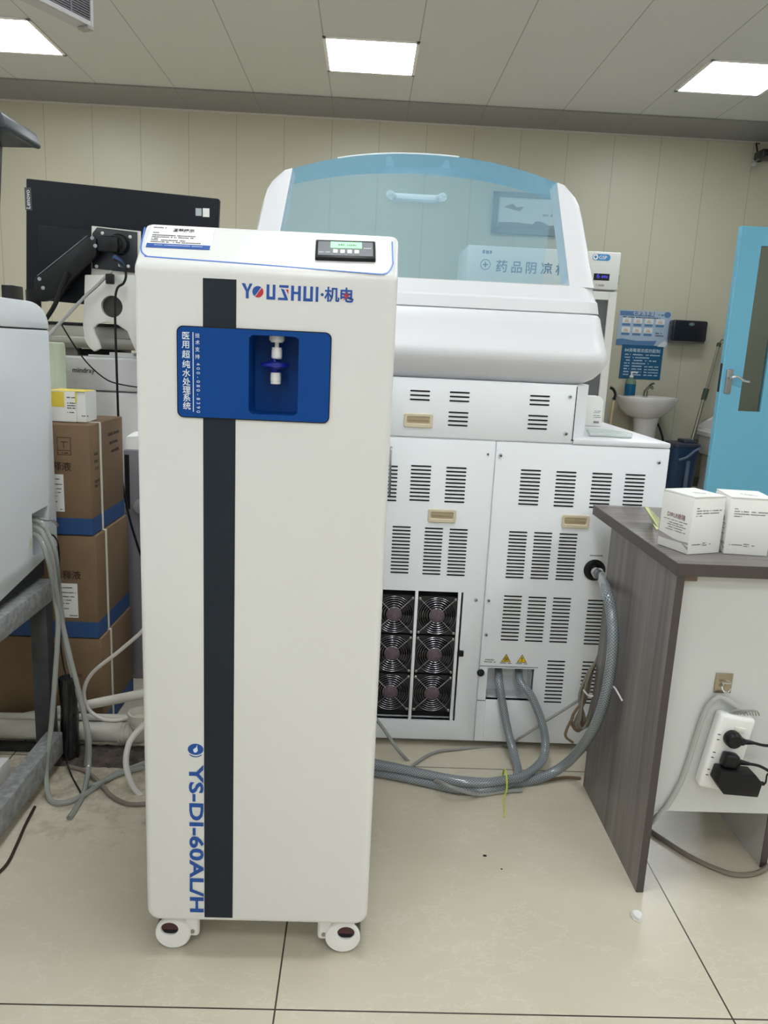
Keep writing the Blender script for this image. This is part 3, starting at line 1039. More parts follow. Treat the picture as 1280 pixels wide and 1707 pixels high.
# hood sill (white) above the seam
hs = MB()
rings = []
for z, hw, y0, r in ((1.231, 0.466, 2.052, 0.044), (1.234, 0.474, 2.046, 0.044), (1.262, 0.469, 2.050, 0.044), (1.268, 0.466, 2.058, 0.044), (1.302, 0.456, 2.068, 0.044)):
    rings.append([(x, y, z) for x, y in rrect(hw, (2.79 - y0) / 2, r, 6, hcx, (y0 + 2.79) / 2)])
hs.loft(rings)
hs.build('hood_sill', white_hood, an, 28)
def yr(z):                                    # rear slope of the hood
    return 2.068 + (z - 1.302) * 0.30
def yfar(z):
    return yr(z) + 0.085
# cheeks: white ends beside the clear cover
def we(z):                                    # half width of the window
    return 0.386 - (z - 1.302) * 0.145
for s in (1, -1):
    ck = MB()
    rings = []
    for z, ow in ((1.300, 0.457), (1.36, 0.445), (1.42, 0.4335), (1.48, 0.4215), (1.515, 0.412), (1.535, 0.401), (1.552, 0.385), (1.563, 0.368), (1.568, 0.352)):
        iw = we(z)
        ya, yb = yr(z), yfar(z)
        r = 0.02 if ow - iw > 0.03 else 0.004
        ring = []
        pts = [(iw, ya), (ow - r, ya), (ow - r * 0.3, ya + r * 0.3), (ow, ya + r), (ow, yb - r), (ow - r, yb), (iw, yb)]
        for x, y in pts:
            ring.append((hcx + s * x, y, z))
        rings.append(ring if s == 1 else ring[::-1])
    ck.loft(rings)
    ck.build('hood_cheek', white_hood, an, 40)
# clear cover: rear pane, crown band and front pane
def arch(t):                                  # crown height across the window, t -1..1
    return 1.568 + 0.056 * (1 - abs(t) ** 2.2)
N = 24
zc_top = lambda x: arch(max(-1, min(1, x / we(1.568))))
rear = []
for i in range(6):                            # rounded lower corner
    a = PI + PI / 2 * i / 5
    rear.append((-we(1.306) + 0.03 + 0.03 * math.cos(a), 1.304 + 0.03 + 0.03 * math.sin(a)))
for i in range(6):
    a = 1.5 * PI + PI / 2 * i / 5
    rear.append((we(1.306) - 0.03 + 0.03 * math.cos(a), 1.304 + 0.03 + 0.03 * math.sin(a)))
for i in range(N + 1):
    x = we(1.568) * (1 - 2 * i / N)
    rear.append((x, zc_top(x)))
m = MB()
ring0 = [(hcx + x, yr(z) + 0.002, z) for x, z in rear]
ring1 = [(hcx + x, yr(z) + 0.005, z) for x, z in rear]
m.raw(ring0, [tuple(range(len(ring0)))[::-1]])
cov = m.build('clear_cover', m_cover, an, 30)
m = MB()                                      # crown band over the top
rs = []
for k in range(6):
    tt = k / 5
    row = []
    for i in range(N + 1):
        x = we(1.568) * (1 - 2 * i / N)
        z = zc_top(x)
        y = yr(z) + 0.002 + tt * 0.20
        row.append((hcx + x * (1 + 0.13 * tt), y, z - 0.008 * tt * tt))
    rs.append(row)
m.loft(rs, cap=False, closed=False)
m.build('cover_crown', m_cover_band, cov, 40)
m = MB()                                      # front pane
rs = []
for k in range(7):
    tt = k / 6
    row = []
    for i in range(N + 1):
        xt = we(1.568) * (1 - 2 * i / N)
        x = xt * (1.13 + tt * 0.19)
        zt = zc_top(xt) - 0.008
        z = zt + (1.306 - zt) * tt
        y0_ = yr(zc_top(xt)) + 0.202
        y = y0_ + (2.745 - y0_) * tt ** 0.8
        row.append((hcx + x, y, z))
    rs.append(row)
m.loft(rs, cap=False, closed=False)
fp = m.build('front_pane', m_cover, cov, 40)
m = MB()                                      # lifting handle on the front pane
hp0, hp1 = V((hcx - 0.085, 2.42, 1.572)), V((hcx + 0.075, 2.42, 1.572))
m.tube([hp0 + V((0, 0.02, 0)), hp0 + V((0.012, 0.06, 0.0)), hp0 + V((0.03, 0.065, 0.0)), hp1 + V((-0.03, 0.065, 0.0)), hp1 + V((-0.012, 0.06, 0)), hp1 + V((0, 0.02, 0))], 0.012, 10)
m.build('cover_handle', white_plastic, fp)
m = MB()                                      # white highlight along the crown edge, modelled as a thin strip
m.tube([(hcx + we(1.568) * (1 - 2 * i / N), yr(zc_top(we(1.568) * (1 - 2 * i / N))) + 0.002, zc_top(we(1.568) * (1 - 2 * i / N)) + 0.0005) for i in range(9, N - 3)], 0.002, 6, smooth=False)
m.build('crown_highlight', mat('pale_blue_highlight', (226, 240, 246), 0.2), cov)

# things on the side worktop
o = atz(990, 711, 0.908)
t = thing('reagent_box', 'small white box with barcode on the analyzer worktop beside the hood', 'box', (o.x, o.y + 0.02, 0.908))
m = MB()
o2 = V((at(980, 700, o.y).x, o.y, 0.908))
x1 = at(1003, 700, o.y).x
m.prism([(o2.x - 0.03, o.y, 0.9085), (x1, o.y, 0.9085), (x1, o.y, 0.990), (x1 - 0.006, o.y, 0.998), (x1 - 0.014, o.y, 1.004), (o2.x - 0.03, o.y, 1.004)], (0, 0.045, 0), 0.002)
m.build('box_body', paper, t)
m = MB()
m.bars((x1, o.y, 0.9085), UX, UZ, [(-0.028, -0.006, 0.048), (-0.028, -0.006, 0.043), (-0.028, -0.008, 0.034), (-0.028, -0.004, 0.028)], 0.0018, 0.0005, 2)
for i in range(9):
    m.rect((x1, o.y, 0.9085), UX, UZ, -0.026 + i * 0.002, -0.0252 + i * 0.002, 0.010, 0.017, 0.0006)
m.build('printing', black_ink, t, 0)
p0 = atz(985, 719, 0.92)
m = MB()
for i in range(3):
    m.tube([atz(978 + i * 2, 716 + i * 4, 0.914), atz(1010, 718 + i * 3.4, 0.914), atz(1036, 722 + i * 2.4, 0.914), atz(1052, 725.5 + i * 0.8, 0.914)], 0.0055, 8)
tag(m.build('tubing_coil', mat('pale_tubing', (206, 214, 210), 0.3), None), 'pale tubing lying on the analyzer worktop in front of the small box', 'tubing')

# hoses behind the analyzer
def pt(px, py, Y):
    return at(px, py, Y)
g_ = lambda px, py, r=0.0125: atz(px, py, r)
m = MB()
m.tube([V((pc.x + 0.004, ay - 0.03, pc.z - 0.004)), pt(1003, 962, ay - 0.12), atx(1012, 988, 0.596), atx(1019, 1020, 0.600), atx(1022, 1070, 0.602), atx(1016, 1125, 0.602), atx(1005, 1175, 0.600), atx(984, 1224, 0.596), pt(945, 1272, 1.86), g_(895, 1299), g_(840, 1305), g_(770, 1302), g_(700, 1289), g_(640, 1276), g_(560, 1262), g_(500, 1255)], 0.0128, 14, 10)
tag(m.build('supply_hose', m_hose, None), 'long clear braided hose from the round port down to the floor', 'hose', 'braided hoses behind the analyzer')
m = MB()
m.tube([V((at(830, 1130, ay + 0.05).x, ay + 0.055, at(830, 1128, ay).z)), pt(832, 1137, ay - 0.01), pt(838, 1175, ay - 0.03), pt(848, 1225, ay - 0.06), pt(858, 1262, ay - 0.11), g_(862, 1292, 0.022), g_(835, 1312, 0.014), g_(770, 1316), g_(700, 1302), g_(640, 1290), g_(560, 1276), g_(500, 1268)], 0.0115, 14, 10)
tag(m.build('drain_hose', m_hose, None), 'straight clear braided hose nearer the fans, leaving the square recess', 'hose', 'braided hoses behind the analyzer')
m = MB()
m.tube([V((at(863, 1130, ay + 0.05).x, ay + 0.055, at(863, 1126, ay).z)), pt(867, 1136, ay - 0.01), pt(885, 1160, ay - 0.035), pt(902, 1200, ay - 0.06), pt(909, 1238, ay - 0.08), pt(903, 1268, ay - 0.12), g_(875, 1292, 0.03), g_(845, 1300, 0.034), g_(780, 1305, 0.033), g_(700, 1289, 0.033), g_(640, 1278, 0.034), g_(560, 1268, 0.033), g_(500, 1258, 0.03)], 0.0115, 14, 10)
tag(m.build('drain_hose', m_hose, None), 'curved clear braided hose nearer the warning signs, looping from the square recess', 'hose', 'braided hoses behind the analyzer')
m = MB()
zc_ = g_(841, 1305, 0.02)
m.tube([zc_ + V((0, 0.030 * math.cos(a), 0.004 + 0.030 * math.sin(a))) for a in [2 * PI * i / 20 for i in range(21)]], 0.0022, 6, smooth=False)
m.tube([zc_ + V((0.0, -0.031, 0.008)), zc_ + V((-0.002, -0.038, 0.002)), g_(839, 1335, 0.004), g_(841, 1352, 0.004), g_(840, 1362, 0.003)], 0.0016, 6)
tag(m.build('cable_tie', zip_yellow, None), 'yellow cable tie bundling the hoses on the floor', 'cable tie')
m = MB()
m.tube([pt(625, 1196, ay - 0.06), pt(640, 1216, ay - 0.06), pt(665, 1252, ay - 0.08), pt(700, 1286, 1.93), g_(738, 1306, 0.045), g_(770, 1318, 0.03), g_(800, 1325, 0.006), g_(835, 1320, 0.006), g_(870, 1317, 0.006)], 0.0052, 8)
tag(m.build('power_cable', grey_cable, None), 'grey cable crossing over the hoses behind the water purifier', 'cable', 'grey cables on the floor behind the analyzer')
m = MB()
m.tube([g_(680, 1281, 0.005), g_(720, 1256, 0.005), g_(760, 1249, 0.005), g_(840, 1242, 0.005), pt(870, 1228, 1.99), pt(905, 1205, 1.99), pt(960, 1170, 1.985), pt(985, 1150, 1.985)], 0.0042, 8)
tag(m.build('power_cable', grey_cable, None), 'thin grey cable rising from the floor to the coiled cable bundle', 'cable', 'grey cables on the floor behind the analyzer')
m = MB()
m.tube([g_(850, 1310, 0.005), g_(900, 1303, 0.005), g_(940, 1296, 0.005), g_(968, 1297, 0.005)], 0.004, 8)
tag(m.build('power_cable', brown_cable, None), 'thin brown cable lying along the floor towards the desk side', 'cable', 'grey cables on the floor behind the analyzer')
# coil of cables at the desk corner
t = thing('cable_bundle', 'looped bundle of grey and brown cables hanging behind the desk corner', 'cable bundle', at(985, 1170, 1.97))
m = MB()
for k in range(5):
    d = k * 3
    Yk = 1.872 - 0.008 * (k % 3)
    m.tube([pt(998 - d * 0.3, 1092 + d, Yk), pt(987 - d * 0.5, 1120, Yk), pt(978 - d, 1160, Yk), pt(962 + d, 1195, Yk), pt(956 + d * 1.4, 1212 - d, Yk), pt(966 + d, 1218 - d * 0.6, Yk), pt(980 + d * 0.4, 1195, Yk), pt(990 + d * 0.4, 1155, Yk), pt(999 + d * 0.3, 1110, Yk)], 0.0038, 6, 6)
m.build('grey_loops', mat('taupe_cable', (132, 126, 114), 0.45), t)
m = MB()
m.tube([pt(975, 1165, 1.862), pt(956, 1190, 1.862), pt(953, 1208, 1.862), pt(965, 1216, 1.862), pt(976, 1200, 1.862)], 0.0038, 6, 6)
m.tube([pt(955, 1195, 1.858), pt(945, 1215, 1.858), pt(943, 1228, 1.858), pt(955, 1238, 1.858)], 0.0038, 6, 6)
m.build('brown_loop', brown_cable, t)
m = MB()
m.tube([pt(972, 1150, 1.852), pt(982, 1160, 1.848), pt(996, 1158, 1.852), pt(1000, 1148, 1.862)], 0.0026, 6)
m.build('white_tie', white_plastic, t)
m = MB()
m.tube([atx(1015, 1141, 0.600), atx(1024, 1146, 0.616), atx(1031, 1157, 0.620), atx(1037, 1168, 0.622)], 0.0022, 6)
m.build('white_tie', white_plastic, t)

# ================================================================== desk
dk = thing('desk', 'grey wood laminate desk with white back panel, standing beside the analyzer', 'desk', (0.8, 1.7, 0))
dx0, dx1, dy0, dy1, dzt = 0.622, 1.22, 1.430, 2.000, 0.738
m = MB()
m.box(dx0, dx1, dy0, dy1, dzt - 0.026, dzt, 0.0012, 1)
m.build('desktop', m_lam_top, dk)
m = MB()
m.box(dx0, dx1, dy0 - 0.0008, dy0, dzt - 0.0255, dzt - 0.0005)
m.box(dx0 - 0.0008, dx0, dy0, dy1, dzt - 0.0255, dzt - 0.0005)
m.build('edge_band', m_lam_edge, dk, 0)
MB().box(0.626, 0.642, 1.436, 1.850, 0, dzt - 0.026, 0.0008, 1).build('side_panel', m_lam_up, dk)
m = MB()
m.box(0.6262, 0.6418, 1.4345, 1.436, 0.001, dzt - 0.027)
m.build('edge_band', m_lam_edge, dk, 0)
MB().box(0.642, 1.20, 1.462, 1.478, at(1280, 1357, 1.462).z, dzt - 0.026, 0.001, 1).build('back_panel', mat('desk_white', (206, 206, 203), 0.4), dk)
m = MB()
m.box(0.944, 0.960, 1.53, 1.85, 0, 0.5, 0.0008, 1)
dpn = m.build('inner_panel', mat('desk_white_inner', (196, 192, 184), 0.45), dk)
m = MB()
m.box(0.944, 0.960, 1.5285, 1.53, 0.001, 0.5)
m.build('edge_band', m_lam_edge, dpn, 0)
MB().box(0.642, 0.672, 1.445, 1.462, dzt - 0.040, dzt - 0.026, 0.001, 1).build('corner_block', mat('brown_block', (120, 98, 84), 0.6), dk)

m = MB()
k0 = atx(1024, 1075, 0.626)
m.tube([(0.624, k0.y + 0.008, k0.z - 0.025), (0.624, k0.y + 0.010, k0.z + 0.022), (0.624, k0.y, k0.z + 0.030), (0.624, k0.y - 0.010, k0.z + 0.022), (0.624, k0.y - 0.008, k0.z - 0.025), (0.624, k0.y + 0.008, k0.z - 0.025)], 0.002, 6)
m.build('panel_clip', chrome, dk)

dpz = 1.462
# hook plate
t = thing('wall_hook', 'small stainless steel adhesive hook on the white desk panel above the power strip', 'hook', at(1205, 1138, dpz))
a_, b2 = at(1193, 1121, dpz), at(1217, 1155, dpz)
m = MB()
m.box(a_.x, b2.x, dpz - 0.003, dpz, b2.z, a_.z, 0.0025, 2)
m.build('plate', mat('hook_steel', (166, 156, 136), 0.25, metal=0.9), t)
m = MB()
c = at(1206, 1138, dpz)
m.tube([(c.x - 0.009, dpz - 0.003, c.z + 0.003), (c.x - 0.009, dpz - 0.012, c.z + 0.004), (c.x + 0.009, dpz - 0.012, c.z + 0.004), (c.x + 0.009, dpz - 0.003, c.z + 0.003)], 0.0016, 8, smooth=False)
m.tube([(c.x, dpz - 0.004, c.z), (c.x - 0.007, dpz - 0.010, c.z - 0.006), (c.x - 0.004, dpz - 0.016, c.z - 0.013), (c.x + 0.004, dpz - 0.016, c.z - 0.013), (c.x + 0.008, dpz - 0.014, c.z - 0.006)], 0.0018, 8)
m.build('hook_wire', chrome, t)
# power strip
TL, TR, BR, BL = at(1190, 1176, dpz), at(1253, 1192, dpz), at(1209, 1312, dpz), at(1157, 1298, dpz)
pcn = (TL + TR + BR + BL) / 4
uyv = (((TL + TR) - (BL + BR)) / 2)
hh = uyv.length / 2
uyv.normalize()
uxv = V((uyv.z, 0, -uyv.x))
hw = 0.0385
Mp = Matrix(((uxv.x, 0, uyv.x, pcn.x), (0, 1, 0, dpz), (uxv.z, 0, uyv.z, pcn.z), (0, 0, 0, 1)))
ps = thing('power_strip', 'white power strip fixed at a slant on the desk panel with black plugs in it', 'power strip', (pcn.x, dpz, pcn.z))
m = MB()
m.box(-hw, hw, -0.030, 0, -hh, hh, 0.009, 4, Mp)
m.build('body', white_plastic, ps)
m = MB()
m.box(-0.004, 0.020, -0.0318, -0.029, hh * 0.60, hh * 0.74, 0.0045, 3, Mp)
m.build('switch', mat('switch_ivory', (226, 222, 212), 0.3), ps)
m = MB()
def sloc(px, py):
    q = at(px, py, dpz - 0.03)
    d = V((q.x - pcn.x, 0, q.z - pcn.z))
    return d.dot(uxv), d.dot(uyv)
for (px, py) in ((1199, 1224.5), (1197, 1233), (1190.5, 1254), (1187.5, 1262.5), (1181.5, 1282.5), (1178.5, 1291.5)):
    sx, sz = sloc(px, py)
    m.box(sx - 0.0028, sx + 0.0028, -0.0304, -0.029, sz - 0.0009, sz + 0.0009, 0, 1, Mp)
m.build('socket_slots', black_ink, ps, 0)
pe = Mp @ V((-0.004, -0.015, hh))
m = MB()
m.tube([pe + V((0, 0.002, -0.004)), pe + V((0.004, 0, 0.012)), at(1205, 1163, dpz - 0.012), at(1192, 1165, dpz - 0.010), at(1176, 1185, dpz - 0.008), at(1163, 1220, dpz - 0.007), at(1150, 1262, dpz - 0.006), at(1134, 1305, dpz - 0.006), at(1112, 1343, dpz - 0.006), at(1094, 1362, dpz + 0.0), at(1085, 1372, dpz + 0.03)], 0.0056, 9)
m.build('cord', mat('strip_cord', (176, 176, 170), 0.45), ps)
m = MB()
for i in range(6):
    bx = pe + V((0.004 + 0.006 * i, 0.0, 0.002))
    m.tube([bx + V((-0.018, -0.004, -0.002)), bx + V((-0.008, -0.008, 0.009)), bx + V((0.008, -0.008, 0.008)), bx + V((0.016, -0.004, -0.003))], 0.0016, 6)
m.build('cord_spiral', grey_cable, ps)
# plugs and adapter
def plug(px, py, ang, pts, label, round_=True):
    q = at(px, py, dpz - 0.045)
    t = thing('power_plug', label, 'plug', (q.x, dpz - 0.03, q.z), 'black mains plugs in the power strip')
    Mq = Matrix.Translation((q.x, dpz - 0.031, q.z)) @ Matrix.Rotation(ang, 4, 'Y')
    m = MB()
    if round_:
        m.loft([[(r * math.cos(2 * PI * i / 20), -y, r * math.sin(2 * PI * i / 20)) for i in range(20)] for r, y in ((0.017, 0), (0.018, 0.006), (0.017, 0.016), (0.013, 0.021), (0.006, 0.022))], M=Mq)
    else:
        m.box(-0.016, 0.016, -0.024, 0, -0.015, 0.015, 0.006, 3, Mq)
    m.prism([(0, -0.004, 0.010), (0.022, -0.006, 0.0065), (0.022, -0.006, -0.0065), (0, -0.004, -0.010)], (0, -0.013, 0), 0.003, 2, Mq)
    m.build('body', black, t)
    m = MB()
    for i in range(5):
        x = 0.022 + i * 0.004
        r = 0.0058 - i * 0.0005
        m.cyl(Mq @ V((x, -0.0125, 0)), Mq @ V((x + 0.003, -0.0125, 0)), r, n=10)
        m.cyl(Mq @ V((x + 0.003, -0.0125, 0)), Mq @ V((x + 0.004, -0.0125, 0)), r * 0.75, n=10)
    m.build('strain_relief', black, t)
    m = MB()
    e0 = Mq @ V((0.041, -0.0125, 0))
    m.tube([Mq @ V((0.036, -0.0125, 0)), e0] + [at(*p) for p in pts], 0.0031, 8)
    m.build('cord', black, t)
plug(1224, 1235, 0.10, [(1282, 1243, 1.418), (1320, 1235, 1.42)], 'round black plug near the switch end of the power strip')
plug(1217, 1268, 0.16, [(1268, 1278, 1.418), (1290, 1293, 1.42), (1320, 1330, 1.43)], 'angular black plug in the middle of the power strip', False)
q = at(1228, 1305, dpz - 0.05)
t = thing('power_adapter', 'black power adapter block plugged into the lower end of the power strip', 'power adapter', (q.x, dpz - 0.03, q.z))
pp = [at(x, y, dpz - 0.058) for x, y in ((1192, 1303), (1200, 1283), (1257, 1289), (1269, 1304), (1261, 1327), (1204, 1322))]
m = MB()
m.prism([(p.x, dpz - 0.0305, p.z) for p in pp], (0, -0.034, 0), 0.0025, 2)
m.build('body', black, t)
m = MB()
p = at(1268, 1306, dpz - 0.045)
m.tube([p + V((-0.006, 0, 0)), p + V((0.008, 0, 0)), at(1277, 1300, dpz - 0.045), at(1279, 1291, dpz - 0.045), at(1290, 1285, dpz - 0.045)], 0.0018, 6)
m.box(p.x - 0.004, p.x + 0.007, dpz - 0.049, dpz - 0.041, p.z - 0.003, p.z + 0.003, 0.001)
m.build('cord', black, t)
# floor cable of the desk
m = MB()
m.tube([g_(1072, 1374, 0.006), g_(1088, 1388, 0.006), g_(1115, 1406, 0.006), g_(1150, 1428, 0.006), g_(1190, 1447, 0.006), g_(1225, 1458, 0.006), g_(1262, 1455, 0.006), g_(1292, 1436, 0.006)], 0.0058, 9)
tag(m.build('floor_cable', mat('dusty_cable', (128, 118, 106), 0.5), None), 'dusty grey cable curving over the floor under the desk', 'cable')

# boxes on the desk
def logo_box(c, ang, w, d, h, label, name_front, seed, side):
    t = thing('reagent_box', label, 'box', (c[0], c[1], dzt), 'white boxes on the desk')
    M = Matrix.Translation((c[0], c[1], dzt + 0.0005)) @ Matrix.Rotation(ang, 4, 'Z')
    m = MB()
    m.box(0, w, 0, d, 0, h, 0.0015, 2, M)
    m.build('box_body', paper, t)
    m = MB()
    rng = [(x, y) for x, y in ((0, 0), (w, 0.0))]
    # slightly raised lid flap
    m.loft([[M @ V((0.001, 0.0005, h)), M @ V((w - 0.001, 0.0005, h)), M @ V((w - 0.001, d, h + 0.001)), M @ V((0.001, d, h + 0.001))],
            [M @ V((0.001, -0.0008, h + 0.0035)), M @ V((w - 0.001, -0.0008, h + 0.0035)), M @ V((w - 0.001, d, h + 0.0045)), M @ V((0.001, d, h + 0.0045))]])
    m.build('lid', paper, t)
    ux, uf = (M.to_3x3() @ UX), (M.to_3x3() @ UY)
    o = M @ V((0, 0, 0))
    m = MB()
    m.bars(o, ux, UZ, [(w * 0.12, w * 0.2, h * 0.815), (w * 0.12, w * 0.9, h * 0.77), (w * 0.12, w * 0.82, h * 0.725), (w * 0.12, w * 0.3, h * 0.68), (w * 0.1, w * 0.4, h * 0.165), (w * 0.43, w * 0.56, h * 0.185), (w * 0.43, w * 0.56, h * 0.15), (w * 0.62, w * 0.68, h * 0.165)], 0.0023, 0.0004, seed)
    m.build('printing', grey_ink, t, 0)
    o2 = M @ V((0, d, 0))
    m = MB()
    m.text('DIRUI迪瑞', o2 - uf * (d * 0.22) + UZ * (h * 0.58), -uf, UZ, 0.0125, 0.006, 'LEFT', sx=0.92)
    m.m = 1
    m.bars(o2, -uf, UZ, [(d * 0.12, d * 0.88, h * 0.52), (d * 0.3, d * 0.75, h * 0.47), (d * 0.25, d * 0.85, h * 0.43), (d * 0.3, d * 0.75, h * 0.385), (d * 0.2, d * 0.85, h * 0.34)], 0.0019, 0.0004, seed + 1)
    m.m = 2
    sw = [(0.0, 0.27), (0.25, 0.235), (0.5, 0.20), (0.7, 0.195), (0.97, 0.21), (0.97, 0.165), (0.75, 0.165), (0.55, 0.165), (0.3, 0.155), (0.0, 0.16)]
    m.plate(o2, -uf, UZ, [(x * d, z * h) for x, z in sw], 0.0004)
    m.plate(o2, -uf, UZ, [(x * d, z * h) for x, z in ((0.72, 0.19), (0.98, 0.13), (0.98, 0.075), (0.85, 0.13))], 0.0004)
    m.build('logo_printing', [plum_ink, grey_ink, mat('swoosh_grey', (170, 164, 162), 0.5)], t, 0)
    m = MB()
    o3 = M @ V((0, 0, h + 0.0045))
    m.bars(o3, (ux * 0.75 - uf * 0.66).normalized(), (ux * 0.66 + uf * 0.75).normalized(), [(-0.004, 0.03, 0.055), (0.0, 0.022, 0.051)], 0.0028, 0.0004, seed + 3)
    m.build('lid_printing', mat('faint_ink', (196, 186, 190), 0.6), t, 0)
logo_box((0.668, 1.497), math.radians(20), 0.083, 0.090, 0.116, 'white box with dark red logo facing the analyzer, at the desk corner', True, 21, 0)
logo_box((0.752, 1.519), math.radians(-6), 0.088, 0.090, 0.116, 'white box behind the corner box, its plain side with fine print facing out', True, 31, 0)
m = MB()
e_ = [at(1073, 844, 1.80), at(1080, 846, 1.78), at(1098, 864, 1.63), at(1097, 880, 1.605), atz(1087, 872, dzt + 0.001)]
m.prism(e_, (0.0012, 0.0006, 0))
f_ = [atz(1087, 872, dzt + 0.001), atz(1096, 874, dzt + 0.001), atz(1098, 882, dzt + 0.001), atz(1094, 884, dzt + 0.001)]
m.prism(f_, (0, 0, 0.0012))
tag(m.build('paper_slip', lime_paper, None, 0), 'folded pale lime paper slip lying behind the corner box on the desk', 'paper')

# ================================================================== grey analyzer at the picture edge
mx = -0.80
la = thing('blood_analyzer', 'pale grey instrument with rounded top standing on a metal frame, its side with tubes', 'laboratory analyzer', (-1.1, 1.3, 0.5))
yE = 2.0
prof = [(0.55, 0.520), (1.645, 0.520), (1.93, 0.556), (yE, 0.566), (yE + 0.002, 1.1265), (0.55, 1.1265)]
m = MB()
m.prism([(mx, y, z) for y, z in prof], (-0.62, 0, 0), 0.006)
hs_ = m.build('housing', grey_body, la)
rc = [atx(53, 857, mx), atx(80, 842, mx), atx(83, 925, mx), atx(55, 925, mx)]
cut(hs_, MB().prism([(mx + 0.02, p.y, p.z) for p in rc], (-0.12, 0, 0)))
m = MB()
prt = [(0.55, 1.1290)] + [(yE + 0.001, 1.1290)]
for i in range(9):
    a = PI / 2 * i / 8
    prt.append((yE - 0.105 + 0.105 * math.cos(a), 1.135 + 0.056 * math.sin(a)))
prt.append((0.55, 1.191))
m.prism([(mx, y, z) for y, z in prt], (-0.62, 0, 0), 0.005)
m.build('top_cover', mat('grey_cover', (230, 233, 235), 0.38), la)
MB().box(mx - 0.6, mx - 0.004, 0.56, yE - 0.004, 1.120, 1.132).build('cover_gap', black_slot, la, 0)
m = MB()
m.prism([(mx - 0.02, y, z) for y, z in ((0.6, 0.530), (1.66, 0.530), (1.90, 0.553), (1.95, 0.555), (1.95, 0.5), (0.6, 0.5))], (-0.55, 0, 0))
m.build('undertray', mat('undertray_black', (40, 42, 46), 0.6), la)
wl = atx(50, 905, mx)
m = MB()
m.plate((mx + 0.0002, wl.y, wl.z), UY, UZ, [(-0.01, -0.011), (0.012, -0.011), (0.001, 0.013)], 0.0005)
m.build('warning_label', pale_green, la, 0)

# metal stand
sd = thing('metal_stand', 'worn zinc angle frame carrying the pale grey instrument', 'stand', (-1.1, 1.3, 0))
def stand_part(name, x0, x1, y0, y1, z0, z1, mt):
    return MB().box(x0, x1, y0, y1, z0, z1, 0.003).build(name, mt, sd)
stand_part('side_beam', -0.825, -0.785, 0.55, 1.93, 0.444, 0.497, zinc)
stand_part('side_beam', -1.40, -1.36, 0.55, 1.93, 0.444, 0.497, zinc)
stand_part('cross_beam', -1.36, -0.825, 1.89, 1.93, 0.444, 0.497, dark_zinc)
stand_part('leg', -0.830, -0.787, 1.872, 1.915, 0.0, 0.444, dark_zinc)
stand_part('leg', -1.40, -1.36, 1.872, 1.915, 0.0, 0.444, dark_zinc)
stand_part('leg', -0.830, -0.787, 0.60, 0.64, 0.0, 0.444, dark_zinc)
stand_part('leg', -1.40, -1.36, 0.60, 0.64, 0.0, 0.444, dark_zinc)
stand_part('lower_rail', -0.800, -0.758, 0.55, 1.87, 0.035, 0.098, zinc)
stand_part('lower_rail', -1.40, -1.36, 0.64, 1.87, 0.035, 0.098, zinc)

fb = atx(16, 1262, -0.845)
MB().box(-1.10, -0.845, fb.y - 0.14, fb.y, 0.0, fb.z, 0.004).build('storage_box', white_plastic, None)
tag(bpy.data.objects['storage_box'], 'white box on the floor inside the metal frame', 'box')
# wrapped pipe beside the leg
m = MB()
pc2 = at(99, 1320, 1.905)
rnd = random.Random(3)
rings = []
for k in range(12):
    z = 0.0 + 0.235 * k / 11
    rings.append([(-0.752 + (0.022 + rnd.uniform(-0.002, 0.003)) * math.cos(2 * PI * i / 14), 1.905 + (0.022 + rnd.uniform(-0.002, 0.003)) * math.sin(2 * PI * i / 14), z) for i in range(14)])
m.loft(rings)
tag(m.build('wrapped_pipe', bag_m, None), 'upright floor pipe wrapped in black film beside the metal frame leg', 'pipe')

# tubes from the recess
def tubes(name, pts, r, mt, label, cat, group=None):
    m = MB()
    m.tube(pts, r, 9, 8)
    return tag(m.build(name, mt, None), label, cat, group)
rcp = lambda px, py, dx=0.0: atx(px, py, mx + dx)
tg = 'clear tubes from the grey instrument'
inside = V((mx - 0.06, rc[3].y + 0.03, (rc[0].z + rc[3].z) / 2 + 0.01))
tubes('clear_tube', [inside, rcp(62, 880, 0.005), rcp(77, 902, 0.03), rcp(87, 932, 0.04), rcp(94, 985, 0.045), pt(103, 1035, 1.88), pt(118, 1101, 1.86), pt(134, 1163, 1.85), pt(147, 1225, 1.83), pt(148, 1274, 1.82), g_(139, 1322, 0.008), g_(126, 1348, 0.007), g_(115, 1364, 0.006)], 0.0065, m_tube, 'clear tube dropping from the instrument recess to its cut end on the floor', 'tube', tg)
tubes('clear_tube', [inside + V((0, 0.01, -0.02)), rcp(60, 892, 0.006), rcp(74, 915, 0.03), rcp(84, 950, 0.04), pt(92, 1000, 1.87), pt(97, 1040, 1.86), pt(92, 1126, 1.82), pt(85, 1212, 1.79), pt(77, 1286, 1.76), g_(83, 1332, 0.008), g_(106, 1338, 0.008), g_(138, 1326, 0.008), g_(190, 1292, 0.008), g_(240, 1272, 0.008)], 0.0065, m_tube, 'clear tube hanging down beside the frame leg and turning along the floor', 'tube', tg)
tubes('clear_tube', [inside + V((0, 0.02, 0.012)), rcp(66, 870, 0.006), rcp(82, 893, 0.03), rcp(93, 925, 0.045), pt(99, 985, 1.92), pt(104, 1030, 1.92), pt(110, 1080, 1.92), pt(122, 1130, 1.91), pt(138, 1185, 1.89), pt(146, 1240, 1.88), pt(142, 1290, 1.86), g_(150, 1310, 0.008), g_(200, 1290, 0.008), g_(240, 1279, 0.008)], 0.006, m_tube, 'clear tube nearest the cartons, dropping beside the other tubes', 'tube', tg)
tubes('steel_tube', [inside + V((0.0, 0.02, 0.03)), rcp(75, 866, 0.01), rcp(84, 866, 0.02), rcp(92, 871, 0.025), rcp(96, 876, 0.025)], 0.004, chrome, 'short shiny connector sticking out of the instrument recess', 'connector')
